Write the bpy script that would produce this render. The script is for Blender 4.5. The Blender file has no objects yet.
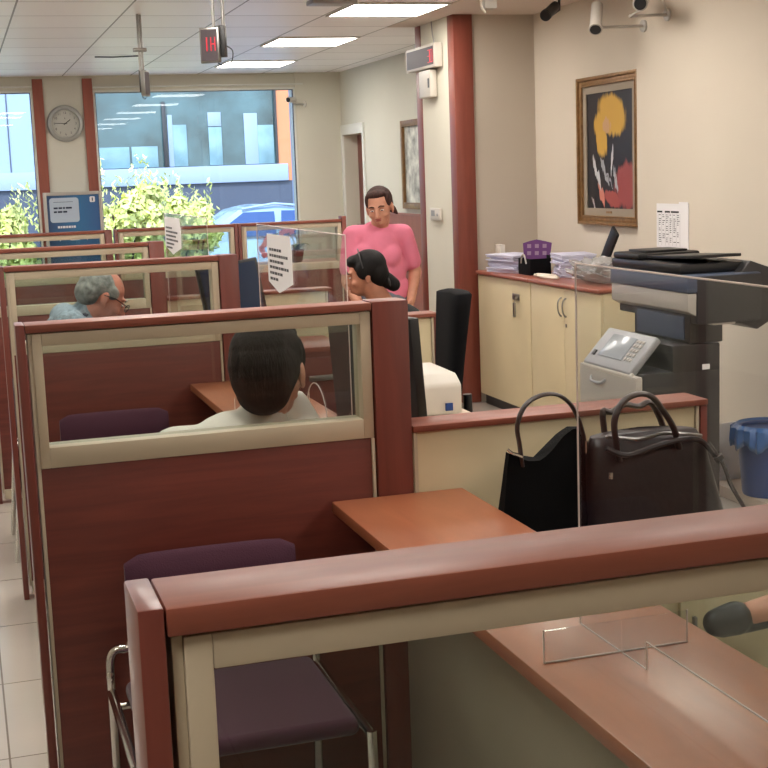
import bpy, bmesh, math, random
from mathutils import Vector, Matrix, Quaternion, noise
random.seed(7)
SC = bpy.context.scene
COL = SC.collection
PI = math.pi
V = Vector

# ------------------------------------------------------------------ materials
def lin(c):
    return tuple(((x/255)/12.92 if x/255 <= .04045 else (((x/255)+.055)/1.055)**2.4) for x in c) + (1,)

def new_mat(name):
    m = bpy.data.materials.new(name); m.use_nodes = True
    nt = m.node_tree; b = nt.nodes['Principled BSDF']
    return m, nt, b

def mat(name, rgb, rough=.5, metal=0, spec=.5, vary=.0, scale=6, bump=0, bscale=80, stretch=(1, 1, 1), coat=0, sheen=0):
    m, nt, b = new_mat(name)
    b.inputs['Base Color'].default_value = lin(rgb)
    b.inputs['Roughness'].default_value = rough
    b.inputs['Metallic'].default_value = metal
    b.inputs['Specular IOR Level'].default_value = spec
    b.inputs['Coat Weight'].default_value = coat
    b.inputs['Sheen Weight'].default_value = sheen
    if vary or bump:
        tc = nt.nodes.new('ShaderNodeTexCoord'); mp = nt.nodes.new('ShaderNodeMapping')
        mp.inputs['Scale'].default_value = stretch
        nt.links.new(tc.outputs['Object'], mp.inputs['Vector'])
    if vary:
        n = nt.nodes.new('ShaderNodeTexNoise'); n.inputs['Scale'].default_value = scale; n.inputs['Detail'].default_value = 5
        nt.links.new(mp.outputs[0], n.inputs['Vector'])
        r = nt.nodes.new('ShaderNodeValToRGB')
        r.color_ramp.elements[0].position = .3; r.color_ramp.elements[1].position = .7
        r.color_ramp.elements[0].color = lin([max(0, x*(1-vary)) for x in rgb])
        r.color_ramp.elements[1].color = lin([min(255, x*(1+vary)) for x in rgb])
        nt.links.new(n.outputs['Fac'], r.inputs['Fac']); nt.links.new(r.outputs['Color'], b.inputs['Base Color'])
    if bump:
        n2 = nt.nodes.new('ShaderNodeTexNoise'); n2.inputs['Scale'].default_value = bscale; n2.inputs['Detail'].default_value = 3
        nt.links.new(mp.outputs[0], n2.inputs['Vector'])
        bp = nt.nodes.new('ShaderNodeBump'); bp.inputs['Strength'].default_value = bump; bp.inputs['Distance'].default_value = .002
        nt.links.new(n2.outputs['Fac'], bp.inputs['Height']); nt.links.new(bp.outputs[0], b.inputs['Normal'])
    return m

def wood(name, a, b_, rough=.35, stretch=(1, 12, 12), scale=2.2, coat=.25):
    m, nt, b = new_mat(name)
    tc = nt.nodes.new('ShaderNodeTexCoord'); mp = nt.nodes.new('ShaderNodeMapping'); mp.inputs['Scale'].default_value = stretch
    nt.links.new(tc.outputs['Object'], mp.inputs['Vector'])
    n = nt.nodes.new('ShaderNodeTexNoise'); n.inputs['Scale'].default_value = scale; n.inputs['Detail'].default_value = 8; n.inputs['Roughness'].default_value = .6; n.inputs['Distortion'].default_value = .6
    nt.links.new(mp.outputs[0], n.inputs['Vector'])
    r = nt.nodes.new('ShaderNodeValToRGB')
    r.color_ramp.elements[0].position = .32; r.color_ramp.elements[0].color = lin(a)
    r.color_ramp.elements[1].position = .68; r.color_ramp.elements[1].color = lin(b_)
    nt.links.new(n.outputs['Fac'], r.inputs['Fac']); nt.links.new(r.outputs['Color'], b.inputs['Base Color'])
    b.inputs['Roughness'].default_value = rough; b.inputs['Coat Weight'].default_value = coat; b.inputs['Coat Roughness'].default_value = .25
    return m

def glass_mat(name, tint=(255, 255, 255), refl=.06, rough=0.0, haze=0.0, hazecol=(200, 205, 210)):
    m = bpy.data.materials.new(name); m.use_nodes = True; nt = m.node_tree; nt.nodes.clear()
    out = nt.nodes.new('ShaderNodeOutputMaterial'); tr = nt.nodes.new('ShaderNodeBsdfTransparent'); gl = nt.nodes.new('ShaderNodeBsdfGlossy')
    tr.inputs['Color'].default_value = lin(tint); gl.inputs['Roughness'].default_value = rough
    lw = nt.nodes.new('ShaderNodeLayerWeight'); lw.inputs['Blend'].default_value = .5
    pw_ = nt.nodes.new('ShaderNodeMath'); pw_.operation = 'POWER'; pw_.inputs[1].default_value = 5; nt.links.new(lw.outputs['Facing'], pw_.inputs[0])
    ad = nt.nodes.new('ShaderNodeMath'); ad.operation = 'MULTIPLY_ADD'; ad.inputs[1].default_value = .55; ad.inputs[2].default_value = refl*.6
    nt.links.new(pw_.outputs[0], ad.inputs[0])
    mx = nt.nodes.new('ShaderNodeMixShader'); nt.links.new(ad.outputs[0], mx.inputs[0]); nt.links.new(tr.outputs[0], mx.inputs[1]); nt.links.new(gl.outputs[0], mx.inputs[2])
    last = mx
    if haze:
        df = nt.nodes.new('ShaderNodeBsdfDiffuse'); df.inputs['Color'].default_value = lin(hazecol)
        m2 = nt.nodes.new('ShaderNodeMixShader'); m2.inputs[0].default_value = haze
        nt.links.new(mx.outputs[0], m2.inputs[1]); nt.links.new(df.outputs[0], m2.inputs[2]); last = m2
    nt.links.new(last.outputs[0], out.inputs[0])
    return m

def emit_mat(name, rgb, strength):
    m, nt, b = new_mat(name)
    b.inputs['Base Color'].default_value = lin(rgb)
    b.inputs['Emission Color'].default_value = lin(rgb); b.inputs['Emission Strength'].default_value = strength
    return m

M = {}
M['wood'] = wood('mahogany_board', (92, 37, 29), (114, 49, 38), rough=.45, stretch=(1, 9, 14), coat=.15)
M['wood_v'] = wood('mahogany_upright', (98, 43, 34), (116, 53, 42), rough=.42, stretch=(12, 12, 1))
M['rail'] = wood('mahogany_rail', (116, 58, 42), (136, 73, 54), rough=.5, stretch=(1, 12, 12), coat=.12)
M['desk'] = wood('cherry_worktop', (142, 80, 52), (166, 99, 66), rough=.4, stretch=(5, 1.2, 8), scale=1.8, coat=.25)
M['deskedge'] = M['rail']
M['cherry'] = wood('cherry_top', (142, 82, 66), (160, 96, 78), rough=.35, stretch=(6, 1, 6))
M['strip'] = wood('cherry_strip', (140, 74, 58), (156, 86, 68), rough=.45, stretch=(10, 10, 1), coat=.1)
M['cream'] = mat('cream_laminate', (184, 171, 148), .5, vary=.03, scale=3)
M['creamcab'] = mat('cream_cabinet_laminate', (206, 191, 156), .5, vary=.03, scale=2)
M['creamtop'] = mat('pale_worktop', (206, 190, 172), .4)
M['grey_panel'] = mat('grey_beige_panel', (176, 166, 150), .5, vary=.03, scale=2)
M['wall'] = mat('beige_paint', (206, 196, 181), .9, vary=.015, scale=1, bump=.1, bscale=150)
M['wall_cool'] = mat('offwhite_paint', (214, 211, 196), .85, vary=.015, scale=1)
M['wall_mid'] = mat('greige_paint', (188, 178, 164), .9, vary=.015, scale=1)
M['white'] = mat('white_trim_paint', (226, 226, 218), .5)
M['plaster'] = mat('plaster_ceiling', (214, 202, 190), .9)
M['chrome'] = mat('chrome', (215, 212, 208), .18, metal=1)
M['steel'] = mat('brushed_steel', (150, 148, 145), .35, metal=1)
M['black'] = mat('black_plastic', (22, 22, 25), .38)
M['blackmat'] = mat('black_matt_fabric', (9, 9, 13), .9, spec=.2, bump=.3, bscale=300)
M['dark'] = mat('dark_grey_plastic', (45, 44, 46), .42)
M['copier'] = mat('charcoal_plastic', (38, 35, 37), .45)
M['copierblue'] = mat('slate_blue_plastic', (74, 84, 104), .45)
M['silver'] = mat('silver_plastic', (176, 170, 162), .38)
M['greyp'] = mat('light_grey_plastic', (150, 150, 152), .42)
M['screen'] = mat('pale_screen', (150, 155, 160), .2)
M['darkscreen'] = mat('dark_blue_screen', (46, 62, 88), .12, coat=.5)
M['whitep'] = mat('white_plastic', (206, 200, 190), .45)
M['paper'] = mat('white_paper', (226, 224, 226), .8)
M['paper2'] = mat('lilac_paper', (205, 205, 226), .8)
M['ink'] = mat('dark_ink', (60, 60, 66), .8)
M['blackink'] = mat('black_ink', (18, 18, 20), .8)
M['purple'] = mat('aubergine_fabric', (66, 22, 46), .85, bump=.4, bscale=260, sheen=.2)
M['bagblack'] = mat('black_canvas', (7, 7, 9), .9, spec=.15, bump=.4, bscale=200)
M['bagbrown'] = mat('dark_brown_leather', (32, 25, 26), .42, spec=.4, vary=.15, scale=14, bump=.5, bscale=60)
M['strap'] = mat('dark_brown_strap', (46, 32, 30), .42)
M['skin'] = mat('skin', (196, 140, 116), .55, vary=.04, scale=20)
M['skin_tan'] = mat('tan_skin', (180, 122, 98), .55, vary=.05, scale=20)
M['skin_red'] = mat('ruddy_skin', (190, 122, 104), .55, vary=.06, scale=20)
M['hairblack'] = mat('black_hair', (13, 10, 11), .65, spec=.25, vary=.4, scale=30, bump=.8, bscale=60, stretch=(3, 3, .6))
M['hairdark'] = mat('dark_brown_hair', (24, 18, 17), .75, spec=.2, vary=.35, scale=30, bump=.9, bscale=60, stretch=(3, 3, .5))
M['hairbrown'] = mat('brown_hair', (58, 38, 34), .75, spec=.25, vary=.3, scale=30, bump=.8, bscale=60, stretch=(3, 3, .6))
M['hairgrey'] = mat('grey_hair', (120, 122, 120), .6, vary=.25, scale=40, bump=.8, bscale=80)
M['pink'] = mat('pink_cotton', (222, 124, 150), .85, vary=.03, scale=8, bump=.3, bscale=20)
M['jeans'] = mat('grey_denim', (112, 120, 136), .85, bump=.3, bscale=120)
M['whiteshirt'] = mat('white_cotton', (216, 208, 200), .85, bump=.2, bscale=30)
M['blueshirt'] = mat('checked_grey_blue_cotton', (122, 138, 152), .85, vary=.18, scale=60)
M['navy'] = mat('navy_cloth', (40, 48, 70), .85)
M['blacktop'] = mat('black_cloth', (22, 24, 26), .9)
M['eyewhite'] = mat('eye_white', (225, 220, 215), .3)
M['iris'] = mat('dark_iris', (40, 26, 20), .3)
M['lip'] = mat('lip', (160, 84, 78), .5)
M['binblue'] = mat('blue_bin_plastic', (22, 62, 128), .4)
M['binbag'] = mat('blue_bin_liner', (44, 96, 160), .3, bump=.6, bscale=30)
M['gold'] = mat('gilt_frame', (138, 104, 66), .4, metal=.3, vary=.1, scale=30)
M['passe'] = mat('greige_mat_board', (150, 138, 122), .8)
M['rope'] = mat('white_cord', (220, 210, 196), .7)
M['purplecard'] = mat('purple_card', (96, 44, 110), .5)
M['led'] = emit_mat('red_led', (205, 50, 66), .35)
M['ledface'] = mat('smoked_display', (70, 60, 66), .55)
M['lamp'] = emit_mat('lamp_diffuser', (255, 248, 238), 15)
M['leafpot'] = mat('dark_pot', (70, 52, 44), .6)
M['petal'] = mat('pink_petal', (252, 178, 202), .6)
M['leaf'] = mat('leaf_green', (60, 90, 46), .6)
M['bush'] = mat('bright_shrub_leaf', (206, 212, 132), .6, vary=.22, scale=3)
M['glass'] = glass_mat('clear_glass', (238, 243, 240), refl=.05)
M['wglass'] = glass_mat('window_glass', (236, 243, 250), refl=.03)
M['acryl'] = glass_mat('clear_acrylic', (248, 249, 250), refl=.045)
M['acryledge'] = mat('acrylic_edge', (224, 208, 202), .25)
M['plasticbag'] = glass_mat('clear_plastic_wrap', (225, 225, 225), refl=.2, rough=.15, haze=.28, hazecol=(225, 222, 220))
M['outblue'] = mat('facade_panel_paleblue', (134, 152, 176), .6)
M['outblue2'] = mat('facade_band', (140, 156, 180), .6)
M['outglass'] = mat('facade_dark_glass', (58, 80, 84), .12, vary=.25, scale=1.2)
M['outglass2'] = mat('facade_light_glass', (112, 142, 150), .2, vary=.1, scale=2)
M['outdark'] = mat('facade_ground_floor', (62, 70, 86), .5)
M['orange'] = mat('facade_orange', (190, 122, 82), .6)
M['street'] = mat('asphalt', (120, 126, 134), .9, vary=.08, scale=2)
M['pave'] = mat('paving', (190, 196, 200), .85)
M['carpaint'] = mat('pale_blue_car_paint', (140, 164, 186), .25, coat=.6)
M['carglass'] = mat('car_window', (40, 70, 120), .12)
M['tyre'] = mat('tyre', (30, 30, 32), .8)
M['posterblue'] = None
M['clockface'] = mat('clock_face', (196, 196, 186), .4)
M['clockring'] = mat('clock_ring', (176, 178, 174), .28, metal=.5)
M['doorwood'] = wood('red_brown_door', (116, 56, 44), (130, 66, 52), rough=.45, stretch=(10, 10, 1), coat=.1)
M['wains'] = wood('red_brown_wainscot', (132, 66, 50), (148, 78, 60), rough=.45, stretch=(10, 10, 1), coat=.1)

def floor_mat():
    m, nt, b = new_mat('polished_tile')
    tc = nt.nodes.new('ShaderNodeTexCoord'); mp = nt.nodes.new('ShaderNodeMapping'); mp.inputs['Location'].default_value = (-.02, -.155+.6, 0)
    nt.links.new(tc.outputs['Object'], mp.inputs['Vector'])
    br = nt.nodes.new('ShaderNodeTexBrick'); br.offset = 0
    br.inputs['Color1'].default_value = lin((196, 188, 178)); br.inputs['Color2'].default_value = lin((188, 180, 170)); br.inputs['Mortar'].default_value = lin((120, 108, 98))
    br.inputs['Scale'].default_value = 1; br.inputs['Mortar Size'].default_value = .003; br.inputs['Brick Width'].default_value = .6; br.inputs['Row Height'].default_value = .6
    nt.links.new(mp.outputs[0], br.inputs['Vector'])
    n = nt.nodes.new('ShaderNodeTexNoise'); n.inputs['Scale'].default_value = 2; n.inputs['Detail'].default_value = 6
    nt.links.new(tc.outputs['Object'], n.inputs['Vector'])
    mx = nt.nodes.new('ShaderNodeMixRGB'); mx.blend_type = 'MULTIPLY'; mx.inputs[0].default_value = .25
    nt.links.new(br.outputs['Color'], mx.inputs[1]); nt.links.new(n.outputs['Fac'], mx.inputs[2]); nt.links.new(mx.outputs[0], b.inputs['Base Color'])
    b.inputs['Roughness'].default_value = .1; b.inputs['Coat Weight'].default_value = .5; b.inputs['Coat Roughness'].default_value = .03
    return m

def ceil_mat():
    # metal ceiling tiles 0.735 m with thin dark joints, slightly different tones tile by tile
    m, nt, b = new_mat('metal_ceiling_tile')
    tc = nt.nodes.new('ShaderNodeTexCoord'); mp = nt.nodes.new('ShaderNodeMapping'); mp.inputs['Location'].default_value = (-.46*.893, (-8.95+.735*15)*.893, 0)
    nt.links.new(tc.outputs['Object'], mp.inputs['Vector'])
    br = nt.nodes.new('ShaderNodeTexBrick'); br.offset = 0
    br.inputs['Color1'].default_value = lin((252, 251, 250)); br.inputs['Color2'].default_value = lin((242, 239, 238)); br.inputs['Mortar'].default_value = lin((128, 124, 120))
    br.inputs['Scale'].default_value = 1; br.inputs['Mortar Size'].default_value = .006; br.inputs['Brick Width'].default_value = .72*.893; br.inputs['Row Height'].default_value = .735*.893
    nt.links.new(mp.outputs[0], br.inputs['Vector']); nt.links.new(br.outputs['Color'], b.inputs['Base Color'])
    b.inputs['Roughness'].default_value = .42; b.inputs['Metallic'].default_value = .2
    return m
M['floor'] = floor_mat(); M['ceil'] = ceil_mat()

# ------------------------------------------------------------------ mesh builder
ORG = {}
def origin(o):
    return ORG.get(o.name, V((0, 0, 0))) if o else V((0, 0, 0))

class MB:
    def __init__(s): s.bm = bmesh.new()
    def _add(s, t, M4=None):
        me = bpy.data.meshes.new('t')
        if M4 is not None: t.transform(M4)
        t.to_mesh(me); t.free(); s.bm.from_mesh(me); bpy.data.meshes.remove(me)
        return s
    def box(s, x0, x1, y0, y1, z0, z1, bev=.0, seg=2, M4=None):
        t = bmesh.new(); bmesh.ops.create_cube(t, size=1)
        for v in t.verts:
            v.co = V(((x0+x1)/2+v.co.x*(x1-x0), (y0+y1)/2+v.co.y*(y1-y0), (z0+z1)/2+v.co.z*(z1-z0)))
        if bev:
            bev = min(bev, .45*min(abs(x1-x0), abs(y1-y0), abs(z1-z0)))
            bmesh.ops.bevel(t, geom=list(t.edges), offset=bev, segments=seg, affect='EDGES', profile=.5)
        return s._add(t, M4)
    def cyl(s, a, b, r, r2=None, n=20, cap=True, M4=None):
        a = V(a); b = V(b); r2 = r if r2 is None else r2; t = bmesh.new(); d = b-a
        bmesh.ops.create_cone(t, cap_ends=cap, segments=n, radius1=r, radius2=r2, depth=d.length)
        t.transform(Matrix.Translation((a+b)/2) @ d.to_track_quat('Z', 'Y').to_matrix().to_4x4())
        return s._add(t, M4)
    def ball(s, c, r, q=None, n=2, M4=None):
        if isinstance(r, (int, float)): r = (r, r, r)
        t = bmesh.new(); bmesh.ops.create_icosphere(t, subdivisions=n, radius=1)
        R = q.to_matrix().to_4x4() if q is not None else Matrix()
        t.transform(Matrix.Translation(V(c)) @ R @ Matrix.Diagonal((r[0], r[1], r[2], 1)))
        return s._add(t, M4)
    def cap(s, a, b, r, r2=None, n=2, M4=None):
        r2 = r if r2 is None else r2
        s.ball(a, r, n=n, M4=M4); s.ball(b, r2, n=n, M4=M4)
        if (V(b)-V(a)).length > 1e-5: s.cyl(a, b, r, r2, n=16, M4=M4)
        return s
    def tube(s, pts, r, n=10, M4=None, flat=None):
        pts = [V(p) for p in pts]; t = bmesh.new(); rings = []
        if 4 <= len(pts) <= 14:      # rounded bends through the given points
            q = []
            for i in range(len(pts)-1):
                a_, b_, c_, d_ = pts[max(i-1, 0)], pts[i], pts[i+1], pts[min(i+2, len(pts)-1)]
                for k in range(4):
                    u = k/4; q.append(.5*((2*b_)+(c_-a_)*u+(2*a_-5*b_+4*c_-d_)*u*u+(3*b_-a_-3*c_+d_)*u**3))
            pts = q+[pts[-1]]
        prev = None
        for i, p in enumerate(pts):
            d = (pts[min(i+1, len(pts)-1)]-pts[max(i-1, 0)]).normalized()
            if prev is None:
                u = d.cross(V((0, 0, 1)) if abs(d.z) < .9 else V((1, 0, 0))).normalized()
            else:
                u = (prev-d*prev.dot(d)).normalized()
            prev = u; w = d.cross(u)
            rr = r(i/(len(pts)-1)) if callable(r) else r
            f = flat or 1
            rings.append([t.verts.new(p+u*rr*math.cos(2*PI*k/n)+w*rr*f*math.sin(2*PI*k/n)) for k in range(n)])
        for a, b in zip(rings, rings[1:]):
            for k in range(n): t.faces.new((a[k], a[(k+1) % n], b[(k+1) % n], b[k]))
        t.faces.new(rings[0][::-1]); t.faces.new(rings[-1])
        return s._add(t, M4)
    def lathe(s, prof, c=(0, 0, 0), n=32, M4=None):
        t = bmesh.new(); rings = []
        for r, z in prof:
            rings.append([t.verts.new((c[0]+r*math.cos(2*PI*k/n), c[1]+r*math.sin(2*PI*k/n), c[2]+z)) for k in range(n)])
        for a, b in zip(rings, rings[1:]):
            for k in range(n): t.faces.new((a[k], a[(k+1) % n], b[(k+1) % n], b[k]))
        if prof[0][0] > 1e-4: t.faces.new(rings[0][::-1])
        if prof[-1][0] > 1e-4: t.faces.new(rings[-1])
        bmesh.ops.remove_doubles(t, verts=t.verts, dist=1e-6)
        return s._add(t, M4)
    def prism(s, poly, d, M4=None, bev=0):
        # poly: list of 3-D points of one planar face, d: extrusion vector
        t = bmesh.new(); vs = [t.verts.new(V(p)) for p in poly]; f = t.faces.new(vs)
        r = bmesh.ops.extrude_face_region(t, geom=[f]); bmesh.ops.translate(t, verts=[v for v in r['geom'] if isinstance(v, bmesh.types.BMVert)], vec=V(d))
        bmesh.ops.recalc_face_normals(t, faces=t.faces)
        if bev: bmesh.ops.bevel(t, geom=list(t.edges), offset=bev, segments=2, affect='EDGES', profile=.5)
        return s._add(t, M4)
    def loft(s, rings, M4=None, caps=True):
        t = bmesh.new(); R = [[t.verts.new(V(p)) for p in r] for r in rings]; n = len(R[0])
        for a, b in zip(R, R[1:]):
            for k in range(n): t.faces.new((a[k], a[(k+1) % n], b[(k+1) % n], b[k]))
        if caps: t.faces.new(R[0][::-1]); t.faces.new(R[-1])
        bmesh.ops.recalc_face_normals(t, faces=t.faces)
        return s._add(t, M4)
    def mesh(s, name, m, off=V((0, 0, 0)), smooth=None, angle=40):
        me = bpy.data.meshes.new(name)
        if off.length > 0: bmesh.ops.translate(s.bm, verts=s.bm.verts, vec=-off)
        s.bm.to_mesh(me); s.bm.free()
        me.polygons.foreach_set('use_smooth', [True]*len(me.polygons)); me.set_sharp_from_angle(angle=math.radians(angle))
        for q in (m if isinstance(m, (list, tuple)) else [m]): me.materials.append(q)
        return me
    def build(s, name, m, parent=None, local=False, angle=40):
        org = V((0, 0, 0)) if local else origin(parent)
        me = s.mesh(name, m, off=org, angle=angle)
        o = bpy.data.objects.new(name, me); COL.objects.link(o)
        if parent: o.parent = parent
        ORG[o.name] = org
        return o

def tag(o, label=None, cat=None, group=None, kind=None):
    if label: o['label'] = label
    if cat: o['category'] = cat
    if group: o['group'] = group
    if kind: o['kind'] = kind
    return o
def thing(name, label, cat, loc, group=None, rz=0):
    o = bpy.data.objects.new(name, None); COL.objects.link(o); o.location = loc; o.rotation_euler = (0, 0, rz)
    o.empty_display_size = .1
    ORG[o.name] = V(loc) if rz == 0 else V((0, 0, 0))
    return tag(o, label, cat, group)
def single(mb, name, m, label, cat, group=None, base=None):
    # a thing that is one mesh, its origin at its base
    xs = [v.co for v in mb.bm.verts]
    c = V(base) if base else V((sum(v.x for v in xs)/len(xs), sum(v.y for v in xs)/len(xs), min(v.z for v in xs)))
    me = mb.mesh(name, m, off=c); o = bpy.data.objects.new(name, me); COL.objects.link(o); o.location = c
    ORG[o.name] = c
    return tag(o, label, cat, group)
def struct(name, mb, m, angle=40):
    return tag(mb.build(name, m, angle=angle), kind='structure')
K = .893      # the far room is laid out at one scale and brought to size about the eye point; floors stay on the ground
def warp(objs, k=K):
    f = lambda p: V((p[0]*k, p[1]*k, 1.58+(p[2]-1.58)*k if p[2] >= .7 else p[2]*(1.58-.88*k)/.7))
    for o in objs:
        org = V(o.location); new = f(org) if org.length > 0 else V((0, 0, 0))
        for q in [o]+list(o.children_recursive):
            if q.type == 'MESH' and not q.data.get('sized'):
                for v in q.data.vertices: v.co = f(v.co+org)-new
                q.data['sized'] = 1
        o.location = new
        ORG[o.name] = new
def tops(): return [o for o in bpy.data.objects if o.parent is None]
def copy_tree(o, parent=None):
    c = o.copy(); COL.objects.link(c); ORG[c.name] = ORG.get(o.name, V())
    if parent: c.parent = parent
    for ch in list(o.children): copy_tree(ch, c)
    return c

# ------------------------------------------------------------------ camera
H = 1.58
cd = bpy.data.cameras.new('camera'); cam = bpy.data.objects.new('camera', cd); COL.objects.link(cam)
cd.sensor_width = 36; cd.lens = 1360/768*36; cd.clip_start = .05; cd.clip_end = 300
yaw, pit, rol = math.radians(17.05), math.radians(8.87), math.radians(-2.10)
F = V((math.sin(yaw)*math.cos(pit), math.cos(yaw)*math.cos(pit), -math.sin(pit)))
r0 = V((math.cos(yaw), -math.sin(yaw), 0)); u0 = r0.cross(F)
r1 = r0*math.cos(rol)+u0*math.sin(rol); u1 = -r0*math.sin(rol)+u0*math.cos(rol)
R = Matrix((r1, u1, -F)).transposed().to_4x4(); R.translation = V((0, 0, H)); cam.matrix_world = R
SC.camera = cam

# ------------------------------------------------------------------ room shell
XL, XR, YB, YW, CH = -4.0, 4.22, -3.0, 15.05, 2.70
struct('floor', MB().box(XL-.2, XR+2, YB-.2, YW+.3, -.2, 0), M['floor'])
struct('ceiling', MB().box(XL-.2, 3.34, YB-.2, YW+.3, CH, CH+.15).box(3.34, XR+.3, 10.45, YW+.3, CH, CH+.15), M['ceil'])
struct('trim_ceiling_band', MB().box(3.34, XR+.3, YB-.2, 10.45, CH-.004, CH+.15), M['plaster'])
struct('wall_left', MB().box(XL-.15, XL, YB-.2, YW+.3, 0, CH), M['wall_cool'])
struct('wall_back', MB().box(XL, XR, YB-.15, YB, 0, CH), M['wall'])
# far window wall: column with two windows beside it, wall pier at the right
b = MB()
b.box(XL, .86, YW, YW+.25, 2.555, CH).box(1.47, 3.70, YW, YW+.25, 2.545, CH)      # lintels
b.box(XL, .82, YW, YW+.25, 0, .45).box(1.47, 3.70, YW, YW+.25, 0, .45)
b.box(XL, -1.6, YW, YW+.25, .45, 2.55)
b.box(.86, 1.485, YW-.02, YW+.25, 0, CH)                                       # column
b.box(3.785, XR+.1, YW-.02, YW+.25, 0, CH)                                   # pier
b.box(3.70, 3.785, YW-.02, YW+.25, 0, CH)
struct('wall_window', b, M['wall_cool'])
struct('trim_pelmet', MB().box(XL, .855, YW-.05, YW, 2.585, 2.60, .003).box(1.49, 3.785, YW-.05, YW, 2.57, 2.585, .003), M['white'])
struct('trim_column_left', MB().box(.862, .968, YW-.045, YW-.02, 0, CH-.03), M['strip'])
struct('trim_column_right', MB().box(1.378, 1.482, YW-.045, YW-.02, 0, CH-.03), M['strip'])
def window(n, x0, x1, z0, z1):
    b = MB(); w = .022
    b.box(x0, x0+w, YW-.01, YW+.1, z0, z1, .004).box(x1-w, x1, YW-.01, YW+.1, z0, z1, .004).box(x0+w, x1-w, YW-.01, YW+.1, z1-w, z1, .004).box(x0+w, x1-w, YW-.01, YW+.1, z0, z0+w, .004)
    f = struct('window_%d' % n, b, M['white'])
    MB().box(x0+w-.004, x1-w+.004, YW+.04, YW+.048, z0+w-.004, z1-w+.004).build('window_pane', M['wglass'], f)
    g = MB(); e = .008
    g.box(x0+w, x0+w+e, YW+.0, YW+.03, z0+w, z1-w).box(x1-w-e, x1-w, YW+.0, YW+.03, z0+w, z1-w).box(x0+w, x1-w, YW+.0, YW+.03, z1-w-e, z1-w)
    g.build('window_gasket', M['dark'], f)
window(1, -1.6, .86, .45, 2.555)
window(2, 1.485, 3.70, .45, 2.545)
# right wall with a door opening (y 14.19 .. 15.0)
b = MB()
b.box(XR, XR+.25, 10.4, 14.19, 0, CH).box(XR, XR+.25, 14.19, 14.95, 2.0, CH).box(XR, XR+.25, 14.95, YW+.2, 0, CH)
struct('wall_right_far', b, M['wall_cool'])
struct('wall_right', MB().box(XR, XR+.12, 7.7, 9.64, 0, CH), M['wall'])
struct('wall_right_near', MB().box(4.12, 4.34, YB, 7.816, 0, CH), M['wall'])
struct('wall_pillar', MB().box(3.575, 3.66, 9.73, 10.34, 0, CH).box(3.66, 3.72, 9.655, 10.45, 0, CH), M['wall_cool'])
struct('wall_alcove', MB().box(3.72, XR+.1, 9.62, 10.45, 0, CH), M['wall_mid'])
struct('trim_pillar_near', MB().box(3.57, 3.722, 9.60, 9.73, 0, CH, .006), M['doorwood'])
struct('trim_pillar_far', MB().box(3.57, 3.66, 10.34, 10.47, 0, CH, .004), M['doorwood'])
b = MB(); t = .06
b.box(XR-.02, XR-.0005, 14.13, 14.19, 0, 2.11, .004).box(XR-.02, XR+.2, 14.951, 15.02, 0, 2.11, .004).box(XR-.02, XR-.0005, 14.19, 14.951, 2.0, 2.11, .004)
dr = struct('door_1', b, M['white'])
MB().box(XR+.155, XR+.195, 14.192, 14.948, .01, 1.995, .003).build('door_leaf', M['doorwood'], dr)
MB().cyl((XR+.155, 14.86, 1.0), (XR+.10, 14.86, 1.0), .008).cyl((XR+.10, 14.86, 1.0), (XR+.10, 14.75, 1.0), .009).build('door_handle', M['steel'], dr)
struct('trim_wainscot', MB().box(XR-.02, XR, 10.47, 13.54, 0, 1.15).box(XR-.03, XR, 10.47, 13.55, 1.15, 1.17, .003), M['wains'])
b = MB().box(4.105, 4.12, YB, 7.7, 0, .08)
struct('baseboard_right', b, M['cream'])

# ------------------------------------------------------------------ lights in the ceiling
def ceiling_light(x0, y0, label):
    t_ = thing('ceiling_light', label, 'ceiling light', (x0+.36, y0+.367, CH-.02), group='square ceiling lights')
    b = MB(); w = .02; x1, y1 = x0+.72, y0+.735
    b.box(x0+.01, x0+.03, y0+.01, y1-.01, CH-.012, CH).box(x1-.03, x1-.01, y0+.01, y1-.01, CH-.012, CH).box(x0+.03, x1-.03, y0+.01, y0+.03, CH-.012, CH).box(x0+.03, x1-.03, y1-.03, y1-.01, CH-.012, CH)
    b.build('light_frame', M['white'], t_)
    MB().box(x0+.03, x1-.03, y0+.03, y1-.03, CH-.008, CH-.001).build('diffuser', M['lamp'], t_)
    return t_
LC = [('glowing square ceiling light nearest the pillar display', 8.95), ('middle of the three glowing ceiling lights', 11.155), ('glowing ceiling light closest to the window wall', 13.36)]
for lab, y in LC:
    o = ceiling_light(2.62, y, lab)
# nearer lights of the same column, then unseen ones added to brighten the room
for (x, y, n) in ((2.62, 6.745, 'over the office side of the fourth booth'), (2.62, 4.54, 'over the office side of the second booth'), (2.62, 2.335, 'over the office side of the first booth'),
                  (2.62, .13, 'over the near office aisle'), (.46, 7.45, 'added unseen over the fourth booth'), (-.98, 11.155, 'added unseen over the customer aisle near the narrow window'), (-.98, 13.36, 'added unseen over the customer aisle right by the window wall'), (-2.42, 6.745, 'added unseen along the far side of the customer hall'), (-.98, .13, 'added unseen over the customer aisle nearest the back wall'), (.46, 6.01, 'added unseen over the third booth'), (.46, 3.07, 'added unseen over the second booth'), (-.98, 4.54, 'added unseen over the customer aisle beside the second booth'), (-.98, 8.95, 'added unseen over the customer aisle beside the last booth')):
    ceiling_light(x, y, 'square ceiling light '+n)

warp([o for o in tops() if o.name not in ('floor', 'camera')])
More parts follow.
